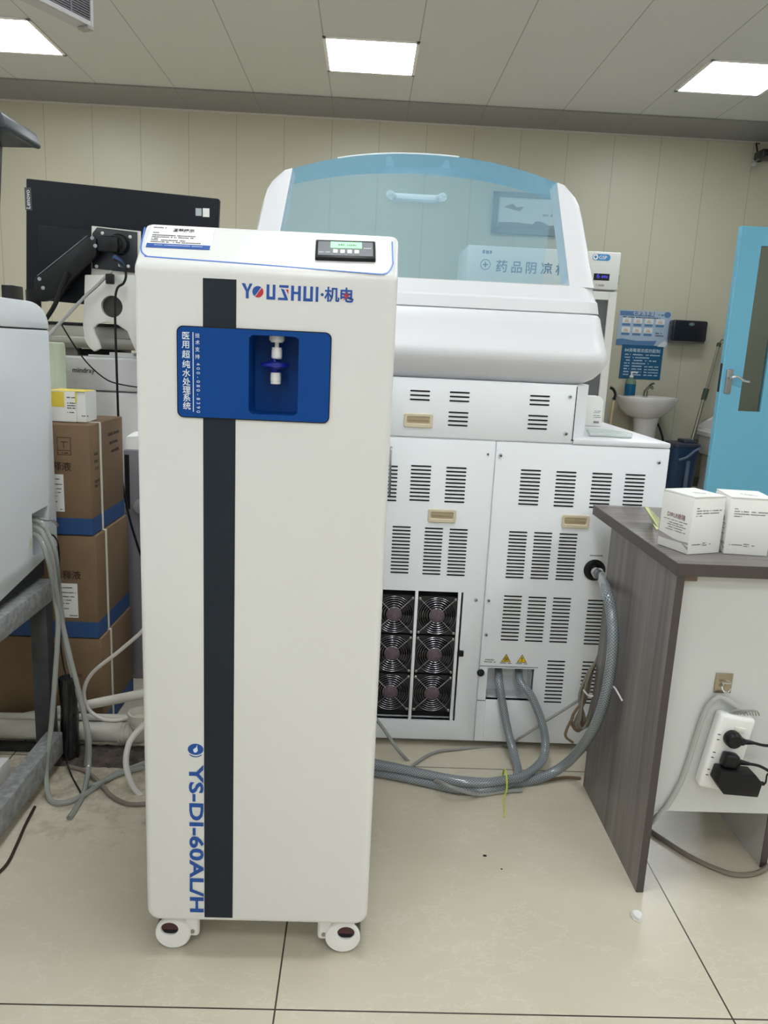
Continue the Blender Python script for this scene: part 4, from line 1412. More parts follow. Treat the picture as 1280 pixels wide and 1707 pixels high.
tubes('thin_cord', [rcp(84, 890, 0.03), rcp(92, 896, 0.04), pt(98, 915, 1.93), pt(99, 980, 1.93), pt(100, 1060, 1.9), pt(106, 1110, 1.89), pt(114, 1145, 1.88), pt(113, 1210, 1.87), pt(110, 1260, 1.85), g_(118, 1290, 0.003), g_(135, 1322, 0.003)], 0.0022, black, 'thin black cord running down the bundle of clear tubes', 'cord')
tubes('white_tube', [pt(245, 1042, 1.93), pt(232, 1057, 1.93), pt(197, 1087, 1.93), pt(155, 1121, 1.93), pt(140, 1151, 1.93), pt(146, 1180, 1.93), pt(167, 1197, 1.93), pt(190, 1201, 1.94), pt(215, 1196, 1.955)], 0.0052, mat('white_tube', (206, 200, 192), 0.4), 'thin white tube curving in front of the lowest carton', 'tube')
tubes('white_hose', [pt(250, 1202, 1.80), pt(237, 1211, 1.80), pt(216, 1237, 1.78), pt(210, 1274, 1.76), pt(221, 1310, 1.75), pt(239, 1329, 1.75), pt(260, 1338, 1.75)], 0.0075, mat('white_hose', (224, 220, 214), 0.35), 'thick white hose arching out from behind the water purifier', 'hose')
tubes('floor_wire', [g_(113, 1277, 0.006), g_(143, 1286, 0.006), g_(167, 1306, 0.006), g_(187, 1328, 0.006), g_(214, 1340, 0.006), g_(245, 1340, 0.006)], 0.0055, mat('dusty_wire', (132, 122, 112), 0.5), 'dusty grey wire snaking over the floor by the rubble', 'wire')
tubes('floor_wire', [g_(58, 1345, 0.004), g_(42, 1376, 0.004), g_(28, 1408, 0.004), g_(12, 1440, 0.004), g_(-10, 1462, 0.004)], 0.0035, mat('dark_red_cord', (48, 26, 22), 0.5), 'dark cord on the floor below the metal frame', 'cord')

# cartons
def carton(z0, h, dx, label, txt, lbl):
    y0, y1 = 2.05, 2.33
    x0, x1 = -1.06 + dx, -0.722 + dx
    t = thing('carton', label, 'carton', ((x0 + x1) / 2, 2.19, z0), 'stack of brown cartons')
    m = MB()
    m.box(x0, x1, y0, y1, z0, z0 + h, 0.003)
    bx = m.build('box', cardboard, t)
    m = MB()
    m.box(x0 - 0.0006, x1 + 0.0006, y0 - 0.0006, y1 + 0.0006, z0 + 0.001, z0 + 0.047)
    m.build('blue_band', card_blue, bx, 0)
    m = MB()
    ys = y0 + 0.075
    for (p, q) in (((x0 - 0.001, z0 + h), (x1 + 0.001, z0 + h + 0.0015)), ((x0 - 0.001, z0 + 0.0), (x1 + 0.001, z0 + 0.001)), ((x1, z0), (x1 + 0.002, z0 + h)), ((x0 - 0.002, z0), (x0, z0 + h))):
        m.box(p[0], q[0], ys, ys + 0.011, p[1], q[1])
    m.build('strap', strap_m, t, 0)
    if txt:
        p = at(*txt[1], y0)
        m = MB()
        m.text(txt[0], (p.x, y0, p.z), UX, UZ, txt[2], 0.012, 'LEFT')
        m.build('lettering', brown_ink, bx, 0)
    if lbl:
        a, b = at(lbl[0], lbl[1], y0), at(lbl[2], lbl[3], y0)
        m = MB()
        m.rect((a.x, y0, b.z), UX, UZ, 0, b.x - a.x, 0, a.z - b.z, 0.0005)
        m.m = 1
        W, Hh = b.x - a.x, a.z - b.z
        m.bars((a.x, y0, b.z), UX, UZ, [(W * 0.1, W * 0.7, Hh * 0.86), (W * 0.1, W * 0.9, Hh * 0.72), (W * 0.1, W * 0.8, Hh * 0.6), (W * 0.1, W * 0.75, Hh * 0.5), (W * 0.1, W * 0.5, Hh * 0.4), (W * 0.1, W * 0.45, Hh * 0.25), (W * 0.5, W * 0.95, Hh * 0.05)], 0.003, 0.0008, 4)
        m.build('shipping_label', [paper, black_ink], bx, 0)
    return t, bx, (x0, x1, y0, y1)
t3, b3, e3 = carton(0.0, 0.286, 0.010, 'lowest brown carton of the stack, standing on the floor behind the pipes', ('20', (128, 1128), 0.014), None)
t2, b2_, e2 = carton(0.2885, 0.294, 0.004, 'middle brown carton of the stack with a white shipping label and blue bottom band', ('稀释液', (88, 963), 0.026), (100, 972, 131, 1030))
t1, b1, e1 = carton(0.585, 0.300, -0.004, 'topmost brown carton of the stack, under the yellow and white box', ('稀释液', (70, 782), 0.026), (84, 790, 108, 853))
m = MB()
o = at(96, 758, 2.05)
for (x0, x1, z0, z1) in ((0, 0.036, 0, 0.0015), (0, 0.036, 0.046, 0.0475), (0, 0.0015, 0, 0.0475), (0.0345, 0.036, 0, 0.0475), (0, 0.036, 0.012, 0.0132), (0.016, 0.018, 0.018, 0.036), (0.010, 0.028, 0.034, 0.036)):
    m.rect((o.x, 2.05, o.z), UX, UZ, x0, x1, z0, z1, 0.0004)
m.bars((o.x, 2.05, o.z), UX, UZ, [(0.008, 0.028, 0.004)], 0.004, 0.0005, 8)
X1 = e1[1]
m.bars((X1, 2.05, 0.6), UY, UZ, [(0.15, 0.25, 0.24), (0.16, 0.24, 0.215), (0.17, 0.24, 0.19), (0.03, 0.06, 0.20), (0.03, 0.06, 0.18), (0.035, 0.06, 0.16), (0.03, 0.065, 0.125), (0.03, 0.065, 0.112)], 0.009, 0.0004, 11)
m.build('carton_marks', brown_ink, b1, 0)
# small box on the stack
t = thing('reagent_box', 'small yellow and white box lying on top of the carton stack', 'box', at(115, 700, 2.15))
yb0 = 2.10
zt_ = 0.8865
xa, xb = at(80, 690, yb0).x, at(151, 690, yb0 + 0.04).x
hb_ = 0.083
m = MB()
m.box(xa, xb - 0.025, yb0, yb0 + 0.09, zt_, zt_ + hb_, 0.0015, 1)
m.box(xb - 0.025, xb, yb0 + 0.004, yb0 + 0.09, zt_, zt_ + hb_, 0.0015, 1)
m.build('box_body', paper, t)
m = MB()
m.rect((xa, yb0, zt_), UX, UZ, 0.0, 0.045, hb_ * 0.48, hb_ * 0.97, 0.0004)
m.rect((xa, yb0, zt_), UX, UZ, 0.078, xb - xa - 0.026, hb_ * 0.62, hb_ * 0.97, 0.0004)
m.box(xa, xb, yb0, yb0 + 0.09, zt_ + hb_ - 0.0002, zt_ + hb_ + 0.0004)
m.m = 1
m.bars((xa, yb0, zt_), UX, UZ, [(0.052, 0.074, hb_ * 0.78), (0.052, 0.074, hb_ * 0.6), (0.052, 0.074, hb_ * 0.52), (0.052, 0.074, hb_ * 0.44), (0.052, 0.07, hb_ * 0.3), (0.09, 0.108, hb_ * 0.2)], 0.003, 0.0005, 5)
m.build('printing', [yellow, black_ink], t, 0)

# white bench analyzer behind, with steel tray
wa = thing('chemistry_analyzer', 'white floor standing analyzer with steel tray behind the carton stack', 'laboratory analyzer', (-0.9, 2.9, 0))
wy = 2.62
m = MB()
m.box(-1.085, -0.47, wy, 3.2, 0.03, 0.935, 0.006)
m.build('cabinet', mat('analyzer_white', (240, 237, 236), 0.4), wa)
MB().box(-1.085, -0.47, wy - 0.006, 3.2, 0.939, 1.049, 0.008, 3).build('deck', mat('analyzer_deck', (242, 238, 240), 0.35), wa)
m = MB()
p = at(122, 620, wy)
m.text('mindray', (p.x, wy - 0.006, p.z), UX, UZ, 0.0225, 0.010, 'LEFT', lift=0.0015)
m.build('lettering', black_ink, wa, 0)
m = MB()
m.box(-1.085, -0.55, wy + 0.04, wy + 0.28, 1.075, 1.150, 0.003)
m.m = 1
m.box(-1.085, -0.55, wy + 0.03, wy + 0.285, 1.150, 1.158, 0.001)
m.m = 0
m.box(-1.085, -0.55, wy + 0.026, wy + 0.04, 1.075, 1.112, 0.003)
m.build('steel_tray', [steel, black], wa)
tf = mat('tray_foot', (150, 144, 138), 0.5)
for x in (-1.02, -0.6):
    MB().box(x, x + 0.04, wy + 0.06, wy + 0.1, 1.049, 1.077).build('tray_foot', tf, wa, 0)
MB().box(-0.97, -0.84, wy + 0.07, wy + 0.2, 1.050, 1.072, 0.002).build('black_module', black, wa)
m = MB()
m.box(-0.93, -0.76, wy + 0.02, wy + 0.055, 1.0495, 1.056, 0.001)
m.box(-0.86, -0.78, wy + 0.02, wy + 0.055, 1.056, 1.066, 0.001)
m.build('sample_rack', white_plastic, wa)
m = MB()
p = at(90, 640, 2.5)
m.box(-1.14, at(98, 600, 2.5).x, 2.47, 2.56, 0.0, at(90, 571, 2.47).z, 0.006)
tag(m.build('pale_cabinet', pale_green, None), 'narrow pale green cabinet between the grey instrument and the white analyzer', 'cabinet')
# grey apparatus beside the cartons
t = thing('grey_apparatus', 'grey floor unit partly hidden behind the water purifier, white pouch on it', 'apparatus', (-0.65, 2.48, 0))
gx0 = at(206, 780, 2.42).x
gz = at(210, 750, 2.42).z
m = MB()
m.box(gx0, -0.44, 2.42, 2.56, 0.0, gz, 0.004)
m.build('body', mat('apparatus_grey', (138, 134, 140), 0.45), t)
MB().box(gx0 + 0.004, gx0 + 0.018, 2.4185, 2.422, gz - 0.19, gz - 0.015).build('slot', black_slot, t, 0)
m = MB()
pw = at(232, 845, 2.40)
m.lathe([(0.022, 0), (0.026, 0.006), (0.026, 0.016), (0.02, 0.02), (0, 0.02)], (pw.x + 0.006, 2.42, pw.z + 0.0), (0, -1, 0), 20)
m.build('dial', mat('dial_grey', (160, 156, 164), 0.4), t)
m = MB()
pz = gz + 0.001
m.loft([[(gx0 + 0.002, 2.43, pz), (gx0 + 0.11, 2.43, pz), (gx0 + 0.11, 2.52, pz), (gx0 + 0.002, 2.52, pz)], [(gx0 + 0.004, 2.44, pz + 0.038), (gx0 + 0.10, 2.44, pz + 0.046), (gx0 + 0.10, 2.51, pz + 0.046), (gx0 + 0.004, 2.51, pz + 0.038)], [(gx0 + 0.02, 2.46, pz + 0.05), (gx0 + 0.08, 2.46, pz + 0.055), (gx0 + 0.08, 2.49, pz + 0.055), (gx0 + 0.02, 2.49, pz + 0.05)]])
pch = m.build('pouch', paper, None)
tag(pch, 'white pouch resting on top of the grey apparatus', 'pouch')

# monitor with stand, seen from behind
my = 2.40
TLm, TRm = at(43, 297, my), at(365, 331, my)
um = (TRm - TLm); um.y = 0
Wm = um.length
um.normalize()
vm_ = V((um.z, 0, -um.x))                    # downwards in the monitor plane
if vm_.z > 0: vm_ = -vm_
Hm = 0.338
mo = thing('monitor', 'black all-in-one monitor seen from behind on a black swing arm', 'monitor', TLm + um * (Wm / 2) + vm_ * Hm)
Mm = Matrix(((um.x, 0, -vm_.x, TLm.x), (0, 1, 0, my), (um.z, 0, -vm_.z, TLm.z), (0, 0, 0, 1)))
m = MB()
m.box(0, Wm, 0, 0.03, -Hm, 0, 0.004, 3, Mm)
m.build('shell', screen_black, mo)
MB().box(0.035, 0.5, -0.004, 0.004, -Hm + 0.02, -0.125, 0.003, 2, Mm).build('rear_cover', mat('black_shell_cover', (20, 23, 29), 0.5, spec=0.2), mo)
MB().box(0.006, Wm - 0.006, 0.03, 0.032, -Hm + 0.02, -0.006, 0, 1, Mm).build('screen', black, mo, 0)
m = MB()
p = at(44, 349, my)
MBx = Mm @ V((0.002, 0, 0))
pl_ = at(48, 348, my)
m.m = 0
q0 = at(42.5, 350, my)
m.rect((q0.x, my, q0.z), UX, UZ, 0, 0.019, 0, 0.062, 0.0006)
m.m = 1
m.text('Lenovo', (q0.x + 0.0145, my - 0.0004, q0.z + 0.003), UZ, -UX, 0.0175, 0.006, 'LEFT')
m.build('badge', [mat('badge_grey', (66, 66, 70), 0.4), mat('badge_letter', (214, 214, 216), 0.4)], mo, 0)
m = MB()
for (x0, y0_, x1, y1_, k) in ((326, 347, 336, 360, 0), (338, 347, 349, 362, 1)):
    a, b_ = at(x0, y0_, my), at(x1, y1_, my)
    m.m = k
    m.rect((a.x, my, b_.z), UX, UZ, 0, b_.x - a.x, 0, a.z - b_.z, 0.0005)
m.build('stickers', [mat('sticker_silver', (176, 182, 186), 0.35), paper], mo, 0)
# mounting plate and stand on the back
P_ = lambda px, py, Y=my: at(px, py, Y)
m = MB()
ol = [P_(154, 377), P_(236, 386), P_(236, 492), P_(153, 486)]
m.prism([(p.x, my - 0.008, p.z) for p in ol], (0, 0.006, 0), 0.002)
m.build('mount_bracket', mat('bracket_white', (206, 204, 196), 0.4), mo)
m = MB()
ol = [P_(164, 380), P_(231, 388), P_(231, 456), P_(156, 448), P_(156, 390)]
m.prism([(p.x, my - 0.013, p.z) for p in ol], (0, 0.004, 0), 0.001)
ol = [P_(153, 462), P_(226, 470), P_(226, 478), P_(190, 480), P_(168, 474)]
m.prism([(p.x, my - 0.013, p.z) for p in ol], (0, 0.005, 0), 0.0005)
plt = m.build('mount_plate', mat('plate_black', (24, 26, 34), 0.35), mo)
for px, py in ((171, 389), (217, 395), (161, 444), (200, 442), (214, 444)):
    p = P_(px, py, my - 0.013)
    MB().lathe([(0.005, 0), (0.005, 0.002), (0.003, 0.0035), (0, 0.0035)], (p.x, my - 0.013, p.z), (0, -1, 0), 12).build('screw', mat('screw_pale', (216, 214, 210), 0.3), plt)
m = MB()
p = P_(205, 408, my - 0.02)
m.lathe([(0.030, 0), (0.030, 0.012), (0.026, 0.02), (0.018, 0.022), (0.012, 0.03), (0, 0.03)], (p.x - 0.012, my - 0.013, p.z), (0, -1, 0), 26)
m.box(p.x - 0.055, p.x - 0.01, my - 0.05, my - 0.012, p.z - 0.02, p.z + 0.02, 0.006)
m.build('swivel_head', black, mo)
# white stand foot with a cable hole
outl = [(141, 458), (140, 502), (138, 543), (141, 567), (149, 580), (157, 586), (167, 581), (163, 568), (157, 556), (155, 547), (162, 540), (178, 537), (195, 541), (212, 552), (220, 572), (228, 590), (238, 590), (238, 458)]
hole_c = (186.5, 511)
sy = my - 0.030
def P3(px, py): 
    q = at(px, py, sy)
    return V((q.x, sy, q.z))
m = MB()
m.prism([P3(*p) for p in outl], (0, 0.016, 0), 0.002, 2)
so = m.build('stand', mat('stand_white', (214, 213, 206), 0.4), mo)
hc3 = P3(*hole_c)
cut(so, MB().cyl((hc3.x, sy - 0.02, hc3.z), (hc3.x, sy + 0.03, hc3.z), 0.0315, n=30))
MB().box(hc3.x - 0.034, hc3.x + 0.034, sy + 0.0165, sy + 0.02, hc3.z - 0.034, hc3.z + 0.034).build('cable_hole', mat('hole_dark', (56, 52, 50), 0.6), so, 0)
# swing arm
arm = thing('monitor_mount', 'black jointed monitor arm rising from behind the grey instrument', 'monitor arm', (-0.985, 2.365, 0))
ya_ = my - 0.055
m = MB()
pA, pB = at(66, 514, ya_), at(158, 401, ya_)
d = (pB - pA).normalized()
nn = V((-d.z, 0, d.x))
if nn.z < 0: nn = -nn
m.prism([at(x, y, ya_) for x, y in ((56, 464), (146, 393), (160, 397), (161, 424), (142, 440), (97, 494), (74, 502), (56, 502))], (0, 0.03, 0), 0.004, 2)
m.build('upper_link', black, arm)
MB().tube([at(62, 459.5, ya_ - 0.001), at(145, 393, ya_ - 0.001)], 0.0008, 6, smooth=False).build('edge_strip', mat('edge_grey', (150, 150, 154), 0.3), arm)
for px, py in ((66, 465), (72, 480), (154, 397), (159, 410)):
    p = at(px, py, ya_)
    MB().lathe([(0.0055, 0), (0.0055, 0.002), (0.003, 0.003), (0, 0.003)], (p.x, ya_ - 0.0005, p.z), (0, -1, 0), 12).build('pivot_cap', mat('pivot_grey', (150, 150, 156), 0.35), arm)
m = MB()
pJ = at(57, 525, ya_ + 0.015)
m.cyl((pJ.x, ya_ + 0.015, 1.24), (pJ.x, ya_ + 0.015, 1.02), 0.021)
m.cyl((pJ.x, ya_ + 0.015, 1.06), (pJ.x, ya_ + 0.015, 0.0), 0.017)
m.cyl((pJ.x, ya_ + 0.015, 0.012), (pJ.x, ya_ + 0.015, 0.0), 0.026)
m.build('post', black, arm)
m = MB()
pW = at(160, 403, ya_ + 0.012)
pV = at(198, 408, ya_ + 0.012)
m.box(pB.x + 0.004, pV.x, ya_ + 0.002, ya_ + 0.034, pV.z - 0.022, pV.z + 0.022, 0.006)
m.build('wrist', black, arm)
m = MB()
m.tube([at(66, 545, ya_ - 0.01), at(80, 527, ya_ - 0.02), at(93, 505, ya_ - 0.02), at(102, 478, ya_ - 0.015), at(112, 455, ya_ - 0.01)], 0.007, 8)
m.build('cable_sleeve', black, arm)
# cables at the monitor
tubes('monitor_cable', [at(68, 572, 2.12), at(82, 558, 2.16), at(110, 528, 2.26), at(140, 496, 2.33), at(160, 478, 2.345), at(178, 460, 2.345), at(186, 452, 2.35)], 0.0048, grey_cable, 'grey cable slanting up to the connector below the monitor mount', 'cable')
tubes('monitor_cable', [at(190, 432, 2.34), at(205, 442, 2.33), at(210, 458, 2.33), at(206, 472, 2.33), at(196, 480, 2.335), at(192, 500, 2.335), at(192, 535, 2.335), at(194, 600, 2.34), at(197, 690, 2.345), at(200, 760, 2.36), at(205, 810, 2.36), at(215, 860, 2.36), at(228, 905, 2.36), at(240, 940, 2.36)], 0.0036, black, 'black cable hanging down in front of the white analyzer past the cartons', 'cable')
tubes('monitor_cable', [at(102, 540, 2.45), at(115, 562, 2.47), at(132, 588, 2.5), at(150, 610, 2.55), at(172, 629, 2.58), at(190, 638, 2.59), at(225, 645, 2.59), at(250, 646, 2.6)], 0.0022, black, 'thin black wire slanting across the front of the white analyzer', 'wire')
m = MB()
m.box(*(lambda a, b: (a.x, b.x, 2.335, 2.35, b.z, a.z))(at(176, 456, 2.34), at(190, 474, 2.34)), 0.003)
m.bm
tag(m.build('cable_connector', black, None), 'black cable connector below the monitor mounting plate', 'connector')
m = MB()
p = at(198, 437, 2.345)
m.tube([at(190, 428, 2.345), at(200, 436, 2.342), at(205, 444, 2.34)], 0.008, 8)
tag(m.build('cable_connector', mat('blue_plug', (40, 66, 104), 0.35), None), 'dark blue cable connector in front of the monitor mounting plate', 'connector')
m = MB()
a, b_ = at(1, 474, 2.6), at(22, 498, 2.6)
m.box(a.x, b_.x, 2.6, 2.68, 0.0, a.z, 0.004)
m.m = 1
tag(m.build('black_stand', black, None), 'black upright post just showing above the grey instrument beside the monitor', 'post')

# dark canopy instrument at the picture edge
t = thing('canopy_instrument', 'dark grey hooded screen with overhanging canopy standing on the grey instrument', 'instrument', (-1.0, 1.75, 1.19))
Yc = 1.72
ol = [(-60, 150), (2, 187), (58, 222), (63, 227), (69, 244), (68, 249), (63, 249), (58, 247), (8, 246), (-60, 246)]
m = MB()
pts_ = [at(x, y, Yc) for x, y in ol]
m.prism([(p.x, Yc, p.z) for p in pts_], (0, -0.16, 0), 0.003, 2)
m.build('canopy', mat('canopy_dark', (46, 50, 56), 0.4), t)
a, b_ = at(9, 247, Yc), at(-1, 500, Yc)
m = MB()
p1_, p2_ = at(9, 246, Yc), at(-1, 490, Yc)
m.prism([(p1_.x - 0.12, Yc - 0.01, p1_.z), (p1_.x, Yc - 0.01, p1_.z), (p2_.x, Yc - 0.01, 1.1905), (p2_.x - 0.12, Yc - 0.01, 1.1905)], (0, -0.12, 0), 0.003)
m.build('column', mat('canopy_column', (40, 46, 52), 0.45), t)
a, b_ = at(12, 216, Yc), at(46, 226, Yc)
MB().box(a.x - 0.09, b_.x - 0.09, Yc - 0.162, Yc - 0.15, b_.z - 0.004, a.z, 0.001).build('recess_panel', mat('canopy_recess', (38, 41, 47), 0.5), t)

# hanging grille unit under the ceiling
cr = at(155, 47, 3.6)
t = thing('grille_unit', 'grey metal box with a fine mesh grille hanging from the ceiling', 'ventilation unit', (cr.x, cr.y, ZC))
dv = V((-math.sin(math.radians(27)), -math.cos(math.radians(27)), 0))
nv = V((math.cos(math.radians(27)), -math.sin(math.radians(27)), 0))
Mg = Matrix(((dv.x, nv.x, 0, cr.x), (dv.y, nv.y, 0, cr.y), (0, 0, 1, cr.z), (0, 0, 0, 1)))
Lg, Hg = 1.1, 0.42
m = MB()
m.box(0, Lg, -0.07, -0.004, 0, Hg, 0.003, 1, Mg)
m.build('casing', vent_frame, t)
m = MB()
for x0, x1, z0, z1 in ((0, 0.016, 0.0, Hg), (Lg - 0.016, Lg, 0, Hg), (0.016, Lg - 0.016, 0, 0.020), (0.016, Lg - 0.016, Hg - 0.03, Hg)):
    m.box(x0, x1, -0.004, 0.006, z0, z1, 0.002, 1, Mg)
m.build('front_frame', vent_frame, t)
MB().box(0.016, Lg - 0.016, -0.0035, -0.002, 0.020, Hg - 0.03, 0, 1, Mg).build('backing', mat('grille_dark', (52, 48, 52), 0.6), t, 0)
m = MB()
z = 0.024
while z < Hg - 0.03:
    m.box(0.016, Lg - 0.016, -0.002, 0.001, z, z + 0.004, 0, 1, Mg)
    z += 0.0095
for k in range(6):
    x = 0.11 + k * 0.18
    m.box(x, x + 0.008, -0.002, 0.002, 0.020, Hg - 0.03, 0, 1, Mg)
m.build('grille', mesh_grey, t, 0)
m = MB()
m.box(0.0, 0.035, -0.05, 0.008, -0.012, 0.0, 0.002, 1, Mg)
m.build('corner_clip', mat('clip_grey', (150, 148, 144), 0.4), t)
m = MB()
for x in (0.1, Lg - 0.1):
    pz = Mg @ V((x, -0.035, Hg))
    m.cyl(pz, (pz.x, pz.y, ZC), 0.006, n=10)
m.build('hanger_rods', chrome, t)

# ================================================================== back of the room
# medicine refrigerator
fyf = 6.0
fr = thing('medicine_refrigerator', 'tall white glass door medicine refrigerator against the cream wall', 'refrigerator', (1.25, 6.3, 0))
fxr, fxl = at(1034, 440, fyf).x, at(778, 440, fyf).x
fzt = at(1034, 421, fyf).z
fzh = at(1030, 484, fyf).z
m = MB()
m.box(fxl, fxr, fyf + 0.05, 6.62, 0.02, fzt - 0.002, 0.006)
fridge_white = mat('fridge_white', (214, 214, 210), 0.4)
m.build('cabinet', fridge_white, fr)
MB().box(fxl, fxr, fyf, fyf + 0.06, fzh, fzt, 0.008, 3).build('header', fridge_white, fr)
hx = (fxl + fxr) / 2
for k, (xa, xb) in enumerate(((fxl, hx - 0.003), (hx + 0.003, fxr))):
    m = MB()
    z0, z1 = 0.12, fzh - 0.015
    for (a0, a1, b0, b1) in ((xa, xa + 0.06, z0, z1), (xb - 0.06, xb, z0, z1), (xa + 0.06, xb - 0.06, z0, z0 + 0.06), (xa + 0.06, xb - 0.06, z1 - 0.06, z1)):
        m.box(a0, a1, fyf, fyf + 0.045, b0, b1, 0.003, 1)
    dr = m.build('glass_door', fridge_white, fr)
    MB().box(xa + 0.06, xb - 0.06, fyf + 0.018, fyf + 0.024, z0 + 0.06, z1 - 0.06).build('pane', mat('fridge_glass', (92, 94, 96), 0.12), dr, 0)
    xh = xb - 0.03 if k == 0 else xa + 0.03
    MB().tube([(xh, fyf, 0.95), (xh, fyf - 0.03, 0.97), (xh, fyf - 0.03, 1.25), (xh, fyf, 1.27)], 0.008, 8).build('door_handle', chrome, dr)
m = MB()
for ch, px in zip('药品阴凉柜', (836, 861, 885, 911, 936)):
    p = at(px, 445.5 + (px - 836) * 0.055, fyf)
    m.text(ch, (p.x, fyf, p.z), UX, UZ, 0.092, 0.018, 'CENTER', 'CENTER')
p = at(809, 441, fyf)
ring = [(p.x + 0.036 * math.cos(2 * PI * i / 24), fyf, p.z + 0.036 * math.sin(2 * PI * i / 24)) for i in range(25)]
m.ribbon(ring, 0.006, (0, -1, 0), 0.001)
m.rect((p.x, fyf, p.z), UX, UZ, -0.019, 0.019, -0.005, 0.005, 0.001)
m.rect((p.x, fyf, p.z), UX, UZ, -0.005, 0.005, -0.019, 0.019, 0.001)
p = at(811, 420, fyf)
m.bars((p.x, fyf, p.z), UX, UZ, [(-0.03, 0.04, -0.012)], 0.03, 0.001, 3)
m.build('lettering', mat('fridge_ink', (70, 104, 140), 0.5), fr, 0)
m = MB()
p = at(1002, 429, fyf)
badge = rrect(0.068, 0.023, 0.022, 6)
m.plate((p.x + 0.002, fyf, p.z), UX, UZ, badge, 0.001)
m.m = 1
m.plate((p.x - 0.042, fyf, p.z + 0.001), UX, UZ, [(0.02 * math.cos(2 * PI * i / 20), 0.02 * math.sin(2 * PI * i / 20)) for i in range(20)], 0.0016)
m.text('GSP', (p.x - 0.017, fyf, p.z - 0.013), UX, UZ, 0.036, 0.004, 'LEFT', lift=0.002)
m.m = 0
m.rect((p.x - 0.042, fyf, p.z), UX, UZ, -0.012, 0.012, -0.003, 0.005, 0.0022)
m.rect((p.x - 0.042, fyf, p.z), UX, UZ, -0.004, 0.004, -0.011, 0.013, 0.0022)
m.build('badge', [mat('gsp_blue', (44, 132, 190), 0.45), paper], fr, 0)
m = MB()
a, b_ = at(990, 455.5, fyf), at(1015, 468, fyf)
m.rect((a.x, fyf, b_.z), UX, UZ, 0, b_.x - a.x, 0, a.z - b_.z, 0.002)
m.m = 1
m.text('6', (a.x + 0.02, fyf, b_.z + 0.014), UX, UZ, 0.05, 0.01, 'LEFT', lift=0.0025)
m.bars((a.x, fyf, b_.z), UX, UZ, [(0.06, 0.105, 0.018)], 0.018, 0.0026, 6)
m.m = 2
p = at(992, 477, fyf)
m.text('7-5686', (p.x, fyf, p.z), UX, UZ, 0.024, 0.01, 'LEFT')
m.build('temperature_display', [black, led_blue, grey_ink], fr, 0)
MB().box(fxr, fxr + 0.03, fyf + 0.08, fyf + 0.12, fzh + 0.05, fzh + 0.12, 0.004).build('hinge_tag', mat('hinge_tag', (120, 140, 130), 0.5), fr)
MB().box(fxl + 0.02, fxr - 0.02, fyf + 0.06, 6.6, 0.0, 0.03).build('plinth', black, fr, 0)

# picture board on the wall
t = thing('picture_board', 'grey framed notice board on the cream wall, seen through the blue hood', 'notice board', (1.2, 7.0, 2.2))
wyb = 6.985
a, b_ = at(822, 330, wyb), at(950, 393, wyb)
zl, zh = at(880, 392, wyb).z, at(880, 322, wyb).z
m = MB()
fm_ = mat('board_frame', (104, 108, 110), 0.4)
for x0, x1, z0, z1 in ((a.x, a.x + 0.05, zl, zh), (b_.x - 0.05, b_.x, zl, zh), (a.x, b_.x, zl, zl + 0.06), (a.x, b_.x, zh - 0.04, zh)):
    m.box(x0, x1, wyb - 0.02, 6.998, z0, z1, 0.004, 1)
m.build('frame', fm_, t)
MB().box(a.x + 0.03, b_.x - 0.03, wyb - 0.002, wyb + 0.008, zl + 0.03, zh - 0.03).build('board', mat('board_white', (206, 208, 202), 0.4), t, 0)
m = MB()
m.plate((a.x, wyb - 0.002, zl), UX, UZ, [(0.10, 0.22), (0.17, 0.25), (0.21, 0.22), (0.27, 0.23), (0.24, 0.19), (0.18, 0.20)], 0.002)
m.bars((a.x, wyb - 0.002, zl), UX, UZ, [(0.44, 0.60, 0.16)], 0.02, 0.002, 3)
m.plate((a.x, wyb - 0.002, zl), UX, UZ, [(0.06, 0.06), (0.74, 0.06), (0.74, 0.09), (0.62, 0.10), (0.5, 0.085), (0.43, 0.115), (0.38, 0.115), (0.36, 0.09), (0.2, 0.10), (0.06, 0.095)], 0.002)
m.build('board_marks', mat('board_ink', (120, 110, 116), 0.5), t, 0)

# posters
wy_ = 6.998
t = thing('hygiene_poster', 'pale blue hand washing poster with small pictures, above the navy notice', 'poster', at(1075, 546, wy_))
o_, tr_ = at(1026, 576, wy_), at(1122, 520, wy_)
W_, H_ = tr_.x - o_.x - 0.015, at(1075, 518, wy_).z - at(1075, 577, wy_).z
O = V((o_.x, wy_, at(1075, 577, wy_).z))
m = MB()
m.rect(O, UX, UZ, 0, W_, 0, H_, 0.002)
m.m = 1
m.rect(O, UX, UZ, 0.02 * W_, 0.68 * W_, 0.84 * H_, 0.97 * H_, 0.003)
m.plate(O, UX, UZ, [(0.93 * W_ + 0.030 * math.cos(2 * PI * i / 20), 0.91 * H_ + 0.026 * math.sin(2 * PI * i / 20)) for i in range(20)], 0.003)
for r in range(2):
    for c in range(4):
        if r == 1 and c == 3: continue
        x = (0.08 + 0.215 * c) * W_
        y = (0.565 - 0.265 * r) * H_
        m.m = 2
        m.rect(O, UX, UZ, x, x + 0.165 * W_, y + 0.07 * H_, y + 0.22 * H_, 0.003)
        m.m = 3
        m.plate(O, UX, UZ, [(x + 0.03 * W_, y + 0.09 * H_), (x + 0.13 * W_, y + 0.085 * H_), (x + 0.11 * W_, y + 0.16 * H_), (x + 0.06 * W_, y + 0.18 * H_)], 0.0035)
        m.m = 1
        m.rect(O, UX, UZ, x, x + 0.155 * W_, y - 0.01 * H_, y + 0.055 * H_, 0.003)
m.m = 4
m.bars(O, UX, UZ, [(0.08 * W_, 0.8 * W_, 0.785 * H_), (0.74 * W_, 0.86 * W_, 0.36 * H_), (0.74 * W_, 0.9 * W_, 0.29 * H_), (0.76 * W_, 0.86 * W_, 0.88 * H_)], 0.012, 0.003, 5)
m.m = 1
